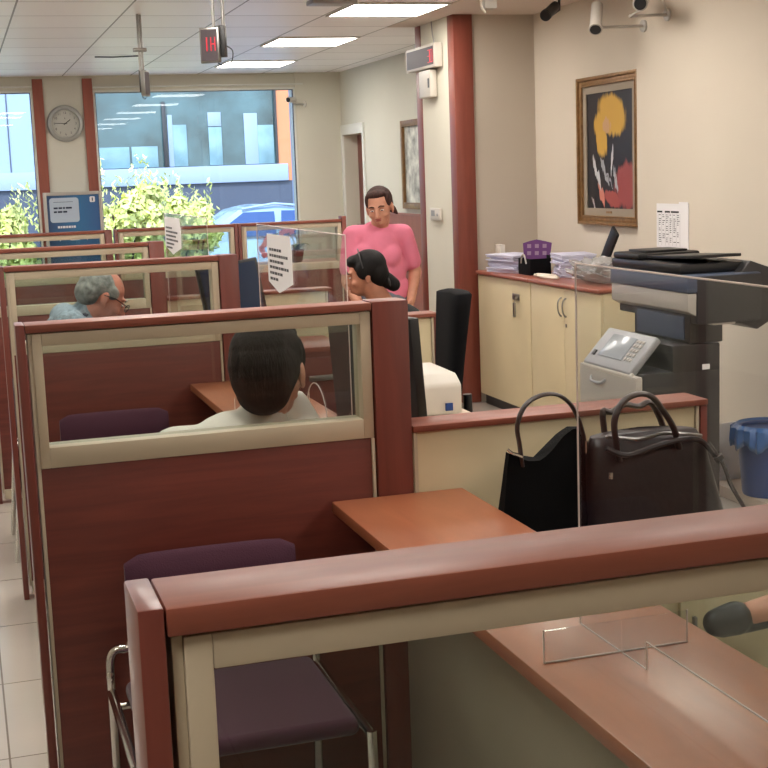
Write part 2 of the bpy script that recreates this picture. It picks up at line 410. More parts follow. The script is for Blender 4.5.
# ------------------------------------------------------------------ cubicle partitions
PX0, PX1 = .106, 1.017
def partition(y, hp, label, x0, xe, pw=.091, end=False, rh=.0185):
    T = .08
    t_ = thing('booth_partition', label, 'partition', (x0, y, 0))
    pr = xe-pw
    MB().box(x0, x0+.020, y-.002, y+T+.004, 0, hp+.001, .002).build('end_post', M['wood_v'], t_)
    MB().box(pr, xe, y-.004, y+T+.004, 0, hp+(.02 if end else .002), .002).build('corner_post' if not end else 'red_end_post', M['doorwood' if end else 'wood_v'], t_)
    MB().box(x0+.0215, pr-.0015, y-.002, y+T+.004, hp-rh, hp, .002).build('top_rail', M['rail'], t_)
    f = MB(); gx0, gx1, gz0, gz1 = x0+.056, pr-.030, hp-.284, hp-.0315-rh; zb, zt = hp-.332, hp-.003-rh
    f.box(x0+.034, gx0, y+.004, y+T-.004, zb, zt, .0015).box(gx1, pr-.004, y+.004, y+T-.004, zb, zt, .0015)
    f.box(gx0, gx1, y+.004, y+T-.004, gz1, zt, .0015).box(gx0, gx1, y+.004, y+T-.004, zb, gz0, .0015)
    f.box(x0+.025, x0+.0338, y+.008, y+T-.008, .05, zt, .001)
    fr = f.build('window_surround', M['cream'], t_)
    MB().box(gx0-.003, gx1+.003, y+.037, y+.043, gz0-.003, gz1+.003).build('glass_pane', M['glass'], fr)
    MB().box(x0+.034, pr-.012, y+.008, y+T-.008, .07, zb-.001, .001).build('lower_panel', M['wood'], t_)
    MB().box(pr-.0115, pr-.004, y+.002, y+T-.002, .05, zb-.001, .001).box(x0+.034, pr-.0125, y+.002, y+T-.002, .02, .069, .001).build('edging', M['cream'], t_)
    return t_
def low_wall(y, x0, x1, zt, label):
    t_ = thing('low_partition', label, 'partition', (x0, y, 0)); T = .1
    MB().box(x0, x1, y-.012, y+T+.01, zt-.016, zt, .002).build('cap_rail', M['rail'], t_)
    MB().box(x1-.022, x1-.001, y-.010, y+T, 0, zt-.0165, .002).build('end_post', M['wood_v'], t_)
    MB().box(x0, x1-.034, y, y+T-.01, .06, zt-.017, .001).build('cream_panel', M['creamcab'], t_)
    MB().box(x1-.033, x1-.0225, y-.006, y+T-.006, .02, zt-.017, .002).box(x0+.001, x0+.01, y-.006, y-.0005, .06, zt-.017).build('edging', M['cream'], t_)
    return t_
P1, P2, P3, P4, P5 = .987, 3.14, 5.25, 6.95, 8.98
partition(P1, 1.263, 'booth partition closest to the camera with thick reddish top rail', .104, 1.02, rh=.0225)
partition(P2, 1.268, 'red-brown glazed booth partition behind the first desk, man seen through its glass', .104, 1.030)
partition(P3, 1.280, 'glazed booth partition in front of the grey-haired man with glasses', .130, 1.033, .075)
partition(P4, 1.270, 'glazed booth partition behind the grey-haired man, fourth from the camera', .085, .99, .076)
partition(P5, 1.270, 'last booth partition before the blue poster board', .05, .949, .044)
partition(P5, 1.272, 'glazed partition section in the last row beside the shrub window', .966, 1.775, .02)
partition(P5, 1.272, 'last-row glazed partition section with a red end post, orchid behind it', 1.779, 2.526, .03, end=True)
low_wall(P2, 1.032, 1.852, .957, 'low cream partition with wooden cap behind the two bags')
low_wall(P3, 1.035, 1.855, 1.0, 'low cream partition beside the empty black office chair')
low_wall(P4, .992, 1.86, .985, 'low cream partition behind the seated woman with black hair')

# ------------------------------------------------------------------ customer counters (desk across each booth)
DZ = .79
def booth_desk(y0, y1, label):
    t_ = thing('booth_desk', label, 'desk', (1.0, (y0+y1)/2, 0), group=None)
    MB().box(.816, 1.156, y0+.002, y1-.002, DZ-.028, DZ, .003).build('desktop', M['desk'], t_)
    MB().box(.998, 1.016, y0+.002, y1-.002, .0, DZ-.029, .001).build('modesty_panel', M['grey_panel'], t_)
    return t_
booth_desk(P1+.09, P2-.006, 'cherry-coloured narrow desk of the first booth, holding the acrylic screen')
booth_desk(P2+.09, P3-.01, 'cherry-coloured narrow desk in front of the man resting his chin')
booth_desk(P3+.09, P4-.01, 'cherry-coloured narrow desk beside the grey-haired man')
booth_desk(P4+.09, P5-.01, 'cherry-coloured narrow desk of the farthest booth')

# acrylic screens
def guard(y0, y1, label, foot=True):
    t_ = thing('acrylic_screen', label, 'acrylic screen', (.98, (y0+y1)/2, DZ)); X = .98; zt = 1.417
    # pane outline in the y-z plane, raised edge over the desk with an arch for handing papers through
    yn = y1-.24; zb = DZ+.045
    yc = (y0+yn)/2-.05
    pts = [(y1, DZ), (y1, zt), (y0, zt), (y0, DZ), (y0+.08, DZ), (y0+.08, zb)]
    ra = .13
    pts += [(yc-ra, zb)]+[(yc-ra*math.cos(a_), zb+ra*math.sin(a_)) for a_ in [PI*k/14 for k in range(1, 14)]]+[(yc+ra, zb)] if not foot else []
    pts += [(yn, zb), (yn, DZ)]
    MB().prism([(X-.002, p[0], p[1]) for p in pts], (.004, 0, 0)).build('pane', M['acryl'], t_)
    e = MB(); w = .0016
    loop = pts+[pts[0]]
    for p, q in zip(loop, loop[1:]):
        e.cyl((X, p[0], p[1]), (X, q[0], q[1]), w, n=6)
    e.build('polished_edge', M['acryledge'], t_)
    yf = y1-.155
    MB().box(X-.138, X-.0022, yf-.002, yf+.002, DZ, DZ+.055).box(X+.0022, X+.12, yf-.002, yf+.002, DZ, DZ+.055).build('cross_foot', M['acryl'], t_)
    g = MB()
    for (aa, bb) in (((X-.138, DZ), (X+.12, DZ)), ((X-.138, DZ), (X-.138, DZ+.055)), ((X+.12, DZ), (X+.12, DZ+.055))):
        g.cyl((aa[0], yf, aa[1]+.0015), (bb[0], yf, bb[1]+.0015), w, n=6)
    g.build('cross_foot_edge', M['acryledge'], t_)
    return t_
guard(1.12, 2.08, 'clear acrylic screen standing on the nearest desk')
guard(3.50, 4.62, 'clear acrylic screen on the desk of the man resting his chin', foot=False)
guard(5.60, 6.80, 'clear acrylic screen on the grey-haired man\'s desk', foot=False)
# notices hanging on screens
def notice(y0, y1, z0, z1, label):
    X = .974
    t_ = thing('paper_notice', label, 'notice', (X, (y0+y1)/2, z0))
    ym = (y0+y1)/2
    MB().prism([(X, y0+.02, z1), (X, y1, z1), (X, y1, z0+.03), (X, ym+.02, z0), (X, y0, z0+.04), (X, y0, z1-.04)], (.002, 0, 0)).build('sheet', M['paper'], t_)
    g = MB()
    for k in range(6):
        zz = z1-.05-k*.019; L = (.14, .24, .2, .26, .17, .1)[k]*(y1-y0)/.34
        # words as short strokes
        yy = y1-.03
        while yy > y1-.03-L:
            ww = random.uniform(.02, .045); g.box(X-.0006, X-.0001, yy-ww, yy, zz-.0045, zz+.0045); yy -= ww+.007
    g.build('printed_lines', M['ink'], t_)
notice(4.10, 4.44, 1.205, 1.392, 'white notice with printed lines hanging on the second booth\'s screen')
notice(6.28, 6.76, 1.225, 1.40, 'crumpled white notice hanging on the third booth\'s screen')

# ------------------------------------------------------------------ visitor chairs (chrome tube, aubergine pads), facing -y in their own frame
def visitor_chair(label, loc, rz):
    t_ = thing('visitor_chair', label, 'chair', (0, 0, 0), group=None)
    b = MB(); n = 13
    # curved back pad
    rings = []
    for i in range(n):
        u = i/(n-1)*2-1; x = u*.20; yb = .215+.012*(1-u*u)
        hh = .085-.018*abs(u)**14; th = .018*(1-.5*abs(u)**6)
        rings.append([(x, yb-th, .650-hh), (x, yb-th*1.2, .650), (x, yb-th, .650+hh-.012), (x, yb, .650+hh), (x, yb+th, .650+hh-.012), (x, yb+th*1.1, .650), (x, yb+th, .650-hh), (x, yb, .650-hh-.01)])
    b.loft(rings).build('back_pad', M['purple'], t_, local=True, angle=60)
    MB().box(-.22, .22, -.24, .18, .415, .455, .018, 4).build('seat_pad', M['purple'], t_, local=True)
    for sx in (-1, 1):
        x = sx*.245
        pts = [(x, -.25, .012), (x, -.22, .40), (x, .0, .41), (x, .22, .42)]
        leg = MB().tube([(x, -.25, .0), (x, -.23, .42)], .011)
        leg.build('front_leg', M['chrome'], t_, local=True)
        a_ = [(x, .27, .0), (x, .235, .40), (x, .235, .46), (x*.985, .235, .495), (x*.93, .235, .51), (x*.80, .235, .515), (x*.76, .235, .58)]
        MB().tube(a_, .011).build('rear_leg', M['chrome'], t_, local=True)
        MB().tube([(x, -.23, .41), (x, .235, .41)], .011).build('side_rail', M['chrome'], t_, local=True)
    for yy in (-.15, .15): MB().tube([(-.245, yy, .405), (.245, yy, .405)], .009).build('cross_bar', M['chrome'], t_, local=True)
    t_.location = loc; t_.rotation_euler = (0, 0, rz)
    return t_
ch = visitor_chair('aubergine visitor chair in the first booth, its back against the partition', (.50, 2.84, 0), 0)
for lab, loc, rz in (('aubergine visitor chair in the second booth, backed against the far partition', (.50, 4.86, 0), 0),
                     ('aubergine visitor chair holding the man in white shirt', (.62, 3.55, 0), PI),
                     ('aubergine visitor chair holding the grey-haired man with glasses', (.40, 6.05, 0), -PI/2+PI*0+PI)):
    c = copy_tree(ch); c['label'] = lab; c.location = loc; c.rotation_euler = (0, 0, rz)

# ------------------------------------------------------------------ office side of the booths
# low cabinet the bags stand on
t_ = thing('low_cabinet', 'low cream cabinet under the two handbags', 'cabinet', (1.6, 2.95, 0))
MB().box(1.17, 1.96, 2.80, 3.075, .05, .60, .003).build('body', M['creamcab'], t_)
MB().box(1.16, 1.97, 2.79, 3.075, .60, .62, .003).build('top', M['creamtop'], t_)
MB().box(1.19, 1.94, 2.82, 3.06, 0, .05).build('plinth', M['dark'], t_)
for x0 in (1.19, 1.575):
    d_ = MB().box(x0, x0+.35, 2.786, 2.80, .07, .59, .002).build('door', M['creamcab'], t_)
    MB().box(x0+(.31 if x0 < 1.4 else .03), x0+(.32 if x0 < 1.4 else .04), 2.775, 2.786, .4, .5, .002).build('handle', M['steel'], d_)
# office worktop in booth 2
t_ = thing('side_worktop', 'pale worktop beyond the low partition, holding the small white printer', 'desk', (1.38, 3.78, 0))
MB().box(1.17, 1.60, 3.255, 4.42, .745, .77, .003).build('worktop', M['creamtop'], t_)
for (x, y) in ((1.20, 3.29), (1.57, 3.29), (1.20, 4.38), (1.57, 4.38)):
    MB().box(x-.02, x+.02, y-.02, y+.02, 0, .745, .002).build('leg', M['greyp'], t_)
# small white printer with a rounded lid
t_ = thing('desktop_printer', 'small white desktop printer on the pale worktop behind the corner post', 'printer', (1.42, 4.2, .77))
MB().prism([(1.25, 4.05, .80), (1.25, 4.05, .90), (1.25, 4.10, .93), (1.25, 4.34, .935), (1.25, 4.38, .90), (1.25, 4.38, .80)], (.255, 0, 0), bev=.012).build('lid', M['whitep'], t_)
MB().box(1.235, 1.485, 4.055, 4.385, .77, .798, .006).build('base', M['greyp'], t_)
MB().box(1.25, 1.47, 4.048, 4.07, .785, .797, .002).build('paper_slot', M['dark'], t_)
MB().box(1.445, 1.47, 4.0455, 4.0515, .815, .84, .001).build('badge', M['binblue'], t_)

def monitor(label, x, y, z0, w, h, rz, tilt, m='darkscreen', roll=0):
    t_ = thing('computer_monitor', label, 'monitor', (0, 0, 0), group=None)
    T = Matrix.Translation(V((0, 0, .08))) @ Matrix.Rotation(roll, 4, 'Y') @ Matrix.Rotation(tilt, 4, 'X')
    MB().box(-w/2, w/2, -.012, .018, 0, h, .005, M4=T).build('housing', M['black'], t_, local=True)
    MB().box(-w/2+.012, w/2-.012, -.0135, -.0125, .018, h-.012, M4=T).build('screen', M[m], t_, local=True)
    MB().box(-.03, .03, .018, .04, .01, .25, .004).build('stand', M['black'], t_, local=True)
    MB().lathe([(0, 0), (.062, 0), (.065, .006), (.058, .012), (0, .014)], (0, .01, 0)).build('base', M['black'], t_, local=True)
    t_.location = (x, y, z0); t_.rotation_euler = (0, 0, rz)
    return t_
monitor('black computer monitor beside the corner post of the second booth', 1.085, 3.57, DZ, .44, .33, math.radians(105), math.radians(-4), m='black')
monitor('dark blue tilted screen behind the third partition', 1.085, 5.47, DZ, .26, .37, math.radians(6), math.radians(-5), roll=math.radians(-8))

# drawer unit at the end of the second booth, office side
t_ = thing('drawer_unit', 'red-brown drawer unit behind the man with the white shirt', 'drawers', (1.255, 5.03, 0))
MB().box(1.16, 1.35, 4.88, 5.22, .03, .925, .002).build('body', M['wood'], t_)
MB().box(1.155, 1.355, 4.87, 5.225, .926, .945, .002).build('top', M['rail'], t_)
for k in range(3):
    z_ = .06+k*.285
    d_ = MB().box(1.165, 1.345, 4.864, 4.879, z_, z_+.275, .002).build('drawer', M['wood'], t_)
    MB().box(1.20, 1.31, 4.850, 4.864, z_+.19, z_+.21, .003).build('drawer_handle', M['steel'], d_)
# office chair seen from the side
t_ = thing('office_chair', 'empty black high-backed office chair beside the pillar strip', 'chair', (1.72, 4.86, 0))
rings = []
for i in range(15):
    u = min(1, i/12); z = .53+u*.585+max(0, i-12)*.006
    xb = 1.752+.055*max(0, u-.25)**1.3; hw = (.085+.045*u)*(1, .86, .55)[max(0, i-12)]; th = (.036+.034*u)*(1, .8, .4)[max(0, i-12)]
    rings.append([(xb-th*.6, 4.86-hw*.8, z), (xb-th*.2, 4.86-hw, z), (xb+th*.3, 4.86-hw*.9, z), (xb+th*.8, 4.86, z), (xb+th*.3, 4.86+hw*.9, z), (xb-th*.2, 4.86+hw, z), (xb-th*.6, 4.86+hw*.8, z), (xb-th*.35, 4.86, z)])
MB().loft(rings).build('backrest', M['blackmat'], t_, angle=70)
MB().box(1.39, 1.80, 4.64, 5.08, .46, .53, .03, 4).build('seat', M['blackmat'], t_)
MB().tube([(1.60, 4.86, .46), (1.78, 4.86, .44), (1.825, 4.86, .50), (1.825, 4.86, .72)], .018).build('back_bracket', M['black'], t_)
MB().cyl((1.60, 4.86, .12), (1.60, 4.86, .46), .022).build('gas_column', M['steel'], t_)
for k in range(5):
    a_ = 2*PI*k/5+.3; ex, ey = 1.60+.26*math.cos(a_), 4.86+.26*math.sin(a_)
    l_ = MB().tube([(1.60, 4.86, .13), (ex, ey, .075)], lambda u: .022-.008*u).build('leg', M['black'], t_)
    MB().cyl((ex-.012, ey, .028), (ex+.012, ey, .028), .028).build('caster', M['black'], l_)

# ------------------------------------------------------------------ cabinets along the right wall
SEEN = set(o.name for o in tops())
CX = 3.70
def cupboard(y0, y1, label, doors, knob):
    t_ = thing('office_cupboard', label, 'cupboard', (CX+.25, (y0+y1)/2, 0))
    MB().box(CX+.018, 4.115, y0+.002, y1-.002, .06, .795, .002).build('body', M['creamcab'], t_)
    MB().box(CX-.02, 4.116, y0-.004, y1+(-.004), .796, .823, .008, 3).build('top', M['cherry'], t_)
    MB().box(CX+.04, 4.10, y0+.01, y1-.01, 0, .059).build('plinth', M['dark'], t_)
    n = doors
    for k in range(n):
        a_ = y0+.004+(y1-y0-.008)*k/n; b_ = y0+.004+(y1-y0-.008)*(k+1)/n
        d_ = MB().box(CX, CX+.017, a_+.0015, b_-.0015, .065, .79, .002).build('door', M['creamcab'], t_)
        if knob == 'arc':
            yy = (b_-.035) if k == 0 else (a_+.035)
            pts = [(CX-.028*math.sin(PI*i/10), yy+(.0), .68+.05*math.cos(PI*i/10)) for i in range(11)]
            MB().tube(pts, .005, n=8).build('handle', M['steel'], d_)
            if k == 0: MB().cyl((CX-.006, yy, .585), (CX, yy, .585), .009).build('lock', M['steel'], d_)
        else:
            yy = a_+.20
            g = MB().box(CX-.006, CX, yy-.02, yy+.1, .665, .70, .002).cyl((CX-.035, yy+.0, .68), (CX, yy+.0, .68), .010).box(CX-.04, CX-.033, yy-.03, yy+.02, .672, .70, .002)
            g.build('handle', M['steel'], d_)
            MB().tube([(CX-.03, yy, .672), (CX-.032, yy+.004, .655)], .003).box(CX-.04, CX-.024, yy-.008, yy+.016, .575, .655, .002).build('key', M['steel'], d_)
    return t_
cupboard(8.58, 9.56, 'cream cupboard with cherry top and a key in its single door', 1, 'key')
cupboard(7.50, 8.57, 'cream two-door cupboard with curved handles, plastic wrap on top', 2, 'arc')
CT = .823
# papers and boxes on top
def paper_stack(label, cx, cy, w, d, n, mm, rz, z=CT, h=.012, cat='papers'):
    b = MB(); rnd = random.Random(int(cx*100+cy*10))
    for k in range(n):
        T = Matrix.Translation(V((cx, cy, z+h*k))) @ Matrix.Rotation(rz+rnd.uniform(-.12, .12), 4, 'Z') @ Matrix.Rotation(rnd.uniform(-.004, .004), 4, 'X')
        b.box(-w/2+rnd.uniform(-.015, .015), w/2+rnd.uniform(-.01, .01), -d/2, d/2, .0008, h*.85, .001, M4=T)
    o = single(b, 'paper_bundle', M[mm], label, cat, base=(cx, cy, z))
    return o
paper_stack('fanned bundle of lilac documents left of the black card box', 3.87, 9.225, .26, .36, 11, 'paper2', .2)
paper_stack('tall fanned stack of lilac documents right of the purple leaflet', 4.03, 8.58, .24, .32, 13, 'paper2', -.25)
paper_stack('loose white documents beside the clear plastic wrap', 4.02, 8.35, .20, .09, 4, 'paper', .4)
# white card box behind
t_ = single(MB().box(3.83, 3.87, 9.42, 9.52, CT, CT+.19, .003), 'small_white_box', M['whitep'], 'small white upright carton in the corner behind the lilac documents', 'box')
# black card box with purple leaflet
t_ = thing('leaflet_holder', 'black open leaflet holder on the cupboard top', 'holder', (3.88, 8.90, CT))
w = .006; x0, x1, y0, y1, z1 = 3.80, 3.96, 8.80, 9.01, CT+.115
g = MB().box(x0, x1, y0, y1, CT, CT+w).box(x0, x0+w, y0, y1, CT+w, z1, .001).box(x1-w, x1, y0, y1, CT+w, z1+.02, .001).box(x0+w, x1-w, y0, y0+w, CT+w, z1, .001).box(x0+w, x1-w, y1-w, y1, CT+w, z1, .001)
g.build('tray', M['blackmat'], t_)
MB().tube([(x0-.004, 8.86, CT+.08), (x0-.004, 8.89, CT+.135), (x0-.004, 8.93, CT+.135), (x0-.004, 8.95, CT+.08)], .006).build('handle_loop', M['silver'], t_)
t_ = thing('leaflet', 'purple leaflet with small pictures standing in the black holder', 'leaflet', (3.86, 8.9, CT+.01))
T = Matrix.Translation(V((3.89, 8.90, CT+.01))) @ Matrix.Rotation(math.radians(52), 4, 'Z') @ Matrix.Rotation(math.radians(6), 4, 'Y')
MB().prism([(-.0, -.085, 0), (-.0, .085, 0), (0, .10, .21), (0, .05, .225), (0, .0, .235), (0, -.05, .225), (0, -.11, .21)], (.004, 0, 0), M4=T).build('sheet', M['purplecard'], t_)
g = MB()
mauve = mat('mauve_print', (150, 122, 150), .6)
for i in range(3):
    for j in range(2):
        MB().box(-.0015, -.0003, -.072+i*.056, -.044+i*.056, .125+j*.05, .152+j*.05, M4=T).build('printed_picture', mauve, t_)
# white cord coil
pts = [(3.78+.03*math.cos(a_)*1.2+.00, 8.42+.14*math.sin(a_)+.012*k/8, CT+.012+.002*k/10) for k, a_ in enumerate([2*PI*i/20 for i in range(48)])]
pts += [(3.80, 8.55, CT+.012), (3.78, 8.68, CT+.012), (3.80, 8.72, CT+.012)]
single(MB().tube(pts, .0085, n=8), 'cord_coil', M['rope'], 'white cord coiled at the front edge of the cupboard top', 'cord')
# crumpled clear plastic wrap
b = bmesh.new(); bmesh.ops.create_icosphere(b, subdivisions=4, radius=1)
for v in b.verts:
    n_ = noise.fractal(v.co*2.2, .6, 2, 5); n2 = abs(noise.noise(v.co*5))
    rr = 1+.35*n_-.35*n2
    v.co = V((v.co.x*.155*rr, v.co.y*.34*rr, max(-.0, (v.co.z*.5+.5)*.155*rr)))
mb = MB(); mb.bm.free(); mb.bm = b; bmesh.ops.translate(b, verts=b.verts, vec=V((3.92, 7.93, CT+.001)))
single(mb, 'plastic_wrap', M['plasticbag'], 'crumpled clear plastic wrap lying on the near cupboard top', 'plastic wrap')
# black document tray leaning upright behind
T = Matrix.Translation(V((4.0, 8.16, CT+.004))) @ Matrix.Rotation(math.radians(40), 4, 'X')
t_ = thing('black_stand', 'black slanted stand rising behind the plastic wrap', 'stand', (4.05, 7.95, CT))
MB().box(-.012, .012, -.045, .045, .03, .43, .008, M4=T).build('blade', M['black'], t_)
MB().box(3.94, 4.06, 8.10, 8.22, CT, CT+.03, .006).build('foot', M['black'], t_)

# ------------------------------------------------------------------ copier
t_ = thing('office_copier', 'large black and silver office copier with tilted touch panel', 'copier', (3.3, 6.1, 0))
MB().box(3.08, 3.50, 5.80, 6.42, .05, .60, .008).box(3.24, 3.50, 5.80, 6.42, .59, .70, .008).build('body', M['copier'], t_)
for (x, y) in ((3.13, 5.86), (3.13, 6.36), (3.45, 5.86), (3.45, 6.36)):
    MB().cyl((x, y-.012, .025), (x, y+.012, .025), .025).build('caster', M['black'], t_)
MB().box(3.04, 3.079, 5.80, 6.42, .42, .59, .008).build('upper_front_cover', M['silver'], t_)
for (a_, b_) in ((.07, .235), (.245, .41)):
    d_ = MB().box(3.045, 3.079, 5.81, 6.41, a_, b_, .006).build('paper_drawer', M['silver'], t_)
    MB().box(3.038, 3.048, 6.0, 6.22, b_-.05, b_-.025, .004).build('drawer_handle', M['greyp'], d_)
hd = MB().tube([(3.04, 6.28, .55), (3.022, 6.25, .535), (3.022, 6.15, .535), (3.04, 6.12, .55)], .006).build('cover_handle', M['greyp'], t_)
# tilted control panel at the front
T = Matrix.Translation(V((3.055, 6.12, .60))) @ Matrix.Rotation(math.radians(-42), 4, 'Y') @ Matrix.Diagonal((.9, .9, .9, 1))
MB().box(-.02, .215, -.30, .27, -.02, .02, .012, 3, M4=T).build('control_panel', M['greyp'], t_)
MB().box(-.03, .0, -.31, .28, -.035, .012, .012, 3, M4=T).build('panel_lip', M['whitep'], t_)
MB().box(.035, .175, -.13, .15, .019, .023, .002, M4=T).build('touch_screen', M['screen'], t_)
k_ = MB()
for i in range(5):
    for j in range(3): k_.box(.04+i*.027, .058+i*.027, -.17-j*.032, -.15-j*.032, .019, .024, .002, M4=T)
k_.build('keypad', M['silver'], t_)
MB().box(.03, .06, .19, .225, .018, .025, .003, M4=T).build('power_button', M['black'], t_)
# neck and scanner head
MB().box(3.34, 3.52, 5.81, 6.38, .701, .87, .006).build('neck', M['copier'], t_)
MB().box(3.332, 3.3415, 5.86, 6.34, .715, .83, .003).build('neck_front', M['copierblue'], t_)
MB().prism([(3.30, 5.76, .95), (3.30, 5.76, .865), (3.335, 5.76, .845), (3.44, 5.76, .79), (3.56, 5.76, .79), (3.56, 5.76, .95)], (0, .80, 0), bev=.004).build('scanner_front', M['silver'], t_)
MB().box(3.345, 3.70, 5.752, 6.56, .80, 1.03, .008).build('scanner_side', M['dark'], t_)
MB().box(3.295, 3.70, 5.755, 6.57, .951, 1.035, .01).build('scanner_bezel', M['copierblue'], t_)
MB().box(3.31, 3.68, 5.85, 6.58, 1.036, 1.085, .012).build('lid', M['black'], t_)
T = Matrix.Translation(V((3.5, 6.3, 1.086)))
MB().box(-.19, .17, -.02, .26, 0, .03, .01, M4=T).box(-.12, .12, .02, .22, .03, .042, .006, M4=T).build('feeder', M['black'], t_)
MB().prism([(3.36, 6.28, 1.09), (3.36, 6.28, 1.105), (3.36, 5.84, 1.125), (3.36, 5.84, 1.11)], (.28, 0, 0), bev=.003).build('feeder_tray', M['black'], t_)
MB().prism([(3.60, 5.79, 1.03), (3.66, 5.79, 1.09), (3.80, 5.79, 1.04), (3.835, 5.79, 1.01), (3.835, 5.79, .82), (3.70, 5.79, .75), (3.60, 5.79, .79)], (0, .5, 0), bev=.006).build('rear_tray', M['dark'], t_)
MB().box(3.40, 3.44, 5.796, 5.80, .60, .62).build('service_label', M['paper'], t_)

warp([o for o in tops() if o.name not in SEEN])
SEEN = set(o.name for o in tops())
# white board, bin and low ledge at the right wall
single(MB().box(3.53, 3.868, 4.3, 6.0, 0, .05, .004), 'floor_ledge', M['creamtop'], 'low pale ledge along the wall, carrying the blue bin', 'ledge')
T = Matrix.Translation(V((3.56, 5.93, .051))) @ Matrix.Rotation(math.radians(-8), 4, 'X')
single(MB().prism([(-.02, 0, 0), (.29, 0, 0), (.29, 0, .27), (.03, 0, .255)], (0, .015, 0), M4=T, bev=.002), 'white_board', M['paper'], 'white board leaning behind the blue bin', 'board')
t_ = thing('waste_bin', 'round blue waste bin with light blue liner', 'bin', (3.64, 5.6, .051))
c_ = (3.64, 5.6, .051)
MB().lathe([(.0, 0), (.115, 0), (.12, .01), (.147, .285), (.147, .292), (.140, .292), (.113, .014), (0, .012)], c_).build('bin_body', M['binblue'], t_)
MB().lathe([(.144, .27), (.158, .272), (.16, .292), (.15, .302), (.125, .300), (.122, .290), (.144, .285)], c_).build('rim', M['binblue'], t_)
b = bmesh.new(); n = 60; rg = []
for (r_, z_) in ((.118, .20), (.136, .299), (.150, .309), (.167, .295), (.172, .262), (.168, .235)):
    rg.append([b.verts.new((c_[0]+(r_+(.008*math.sin(k*1.7)+.006*math.sin(k*3.1) if r_ > .16 else 0))*math.cos(2*PI*k/n), c_[1]+(r_+(.008*math.sin(k*1.7) if r_ > .16 else 0))*math.sin(2*PI*k/n), c_[2]+z_-(.018*(1+math.sin(k*.9))*(r_ > .167)))) for k in range(n)])
for p, q in zip(rg, rg[1:]):
    for k in range(n): b.faces.new((p[k], p[(k+1) % n], q[(k+1) % n], q[k]))
mb = MB(); mb.bm.free(); mb.bm = b
ln = mb.build('liner', M['binbag'], t_); s_ = ln.modifiers.new('s', 'SOLIDIFY'); s_.thickness = .0015

warp([o for o in tops() if o.name not in SEEN], .95)
SEEN = set(o.name for o in tops())
# ------------------------------------------------------------------ things on the walls
# large painting, dark with yellow and red
t_ = thing('framed_painting', 'large gilt-framed dark painting with yellow and red brushwork', 'painting', (XR-.02, 8.36, 1.17))
y0, y1, z0, z1 = 7.92, 8.82, 1.167, 2.165; X = XR
g = MB()
for (w0, w1, d) in ((0, .022, .045), (.022, .05, .03), (.05, .062, .036)):
    g.box(X-d, X, y0+w0, y0+w1, z0+w0, z1-w0, .003).box(X-d, X, y1-w1, y1-w0, z0+w0, z1-w0, .003).box(X-d, X, y0+w1, y1-w1, z1-w1, z1-w0, .003).box(X-d, X, y0+w1, y1-w1, z0+w0, z0+w1, .003)
g.build('gilt_frame', M['gold'], t_)
g = MB(); w0, w1 = .062, .112; d = .02
g.box(X-d, X, y0+w0, y0+w1, z0+w0, z1-w0).box(X-d, X, y1-w1, y1-w0, z0+w0, z1-w0).box(X-d, X, y0+w1, y1-w1, z1-w1, z1-w0).box(X-d, X, y0+w1, y1-w1, z0+w0, z0+w1)
g.build('mat_border', M['passe'], t_)
MB().box(X-.024, X-.0195, 8.33, 8.41, z0+.08, z0+.094).build('name_plate', M['gold'], t_)
def paint_mat():
    m, nt, b = new_mat('painted_canvas'); L = nt.links
    tc = nt.nodes.new('ShaderNodeTexCoord'); sp = nt.nodes.new('ShaderNodeSeparateXYZ'); nz = nt.nodes.new('ShaderNodeTexNoise'); nz.inputs['Scale'].default_value = 9; nz.inputs['Detail'].default_value = 6
    mp = nt.nodes.new('ShaderNodeMapping'); mp.inputs['Rotation'].default_value = (math.radians(35), 0, 0); mp.inputs['Scale'].default_value = (1, 3.0, .7)
    L.new(tc.outputs['Object'], mp.inputs['Vector']); L.new(mp.outputs[0], nz.inputs['Vector'])
    ad = nt.nodes.new('ShaderNodeMixRGB'); ad.blend_type = 'LINEAR_LIGHT'; ad.inputs[0].default_value = .05
    L.new(tc.outputs['Object'], ad.inputs[1]); L.new(nz.outputs['Color'], ad.inputs[2]); L.new(ad.outputs[0], sp.inputs[0])
    def blob(cy, cz, ry, rz, ang):
        # soft ellipse mask about (cy, cz) in the canvas plane
        m2 = nt.nodes.new('ShaderNodeMapping'); m2.vector_type = 'TEXTURE'; m2.inputs['Location'].default_value = (0, cy, cz); m2.inputs['Rotation'].default_value = (ang, 0, 0); m2.inputs['Scale'].default_value = (1e3, ry, rz)
        L.new(ad.outputs[0], m2.inputs['Vector']); ln_ = nt.nodes.new('ShaderNodeVectorMath'); ln_.operation = 'LENGTH'; L.new(m2.outputs[0], ln_.inputs[0])
        r = nt.nodes.new('ShaderNodeValToRGB'); r.color_ramp.elements[0].position = .8; r.color_ramp.elements[0].color = (1, 1, 1, 1); r.color_ramp.elements[1].position = 1.0; r.color_ramp.elements[1].color = (0, 0, 0, 1)
        L.new(ln_.outputs['Value'], r.inputs['Fac']); return r.outputs['Color']
    col = None; prev = nt.nodes.new('ShaderNodeRGB'); prev.outputs[0].default_value = lin((30, 28, 28)); prev = prev.outputs[0]
    for (cy, cz, ry, rz, ang, rgb) in PAINT:
        cy, cz, ry, rz = cy*K, cz*K, ry*K, rz*K
        mx = nt.nodes.new('ShaderNodeMixRGB'); L.new(blob(cy, cz, ry, rz, ang), mx.inputs[0]); L.new(prev, mx.inputs[1]); mx.inputs[2].default_value = lin(rgb); prev = mx.outputs[0]
    L.new(prev, b.inputs['Base Color']); b.inputs['Roughness'].default_value = .4
    return m
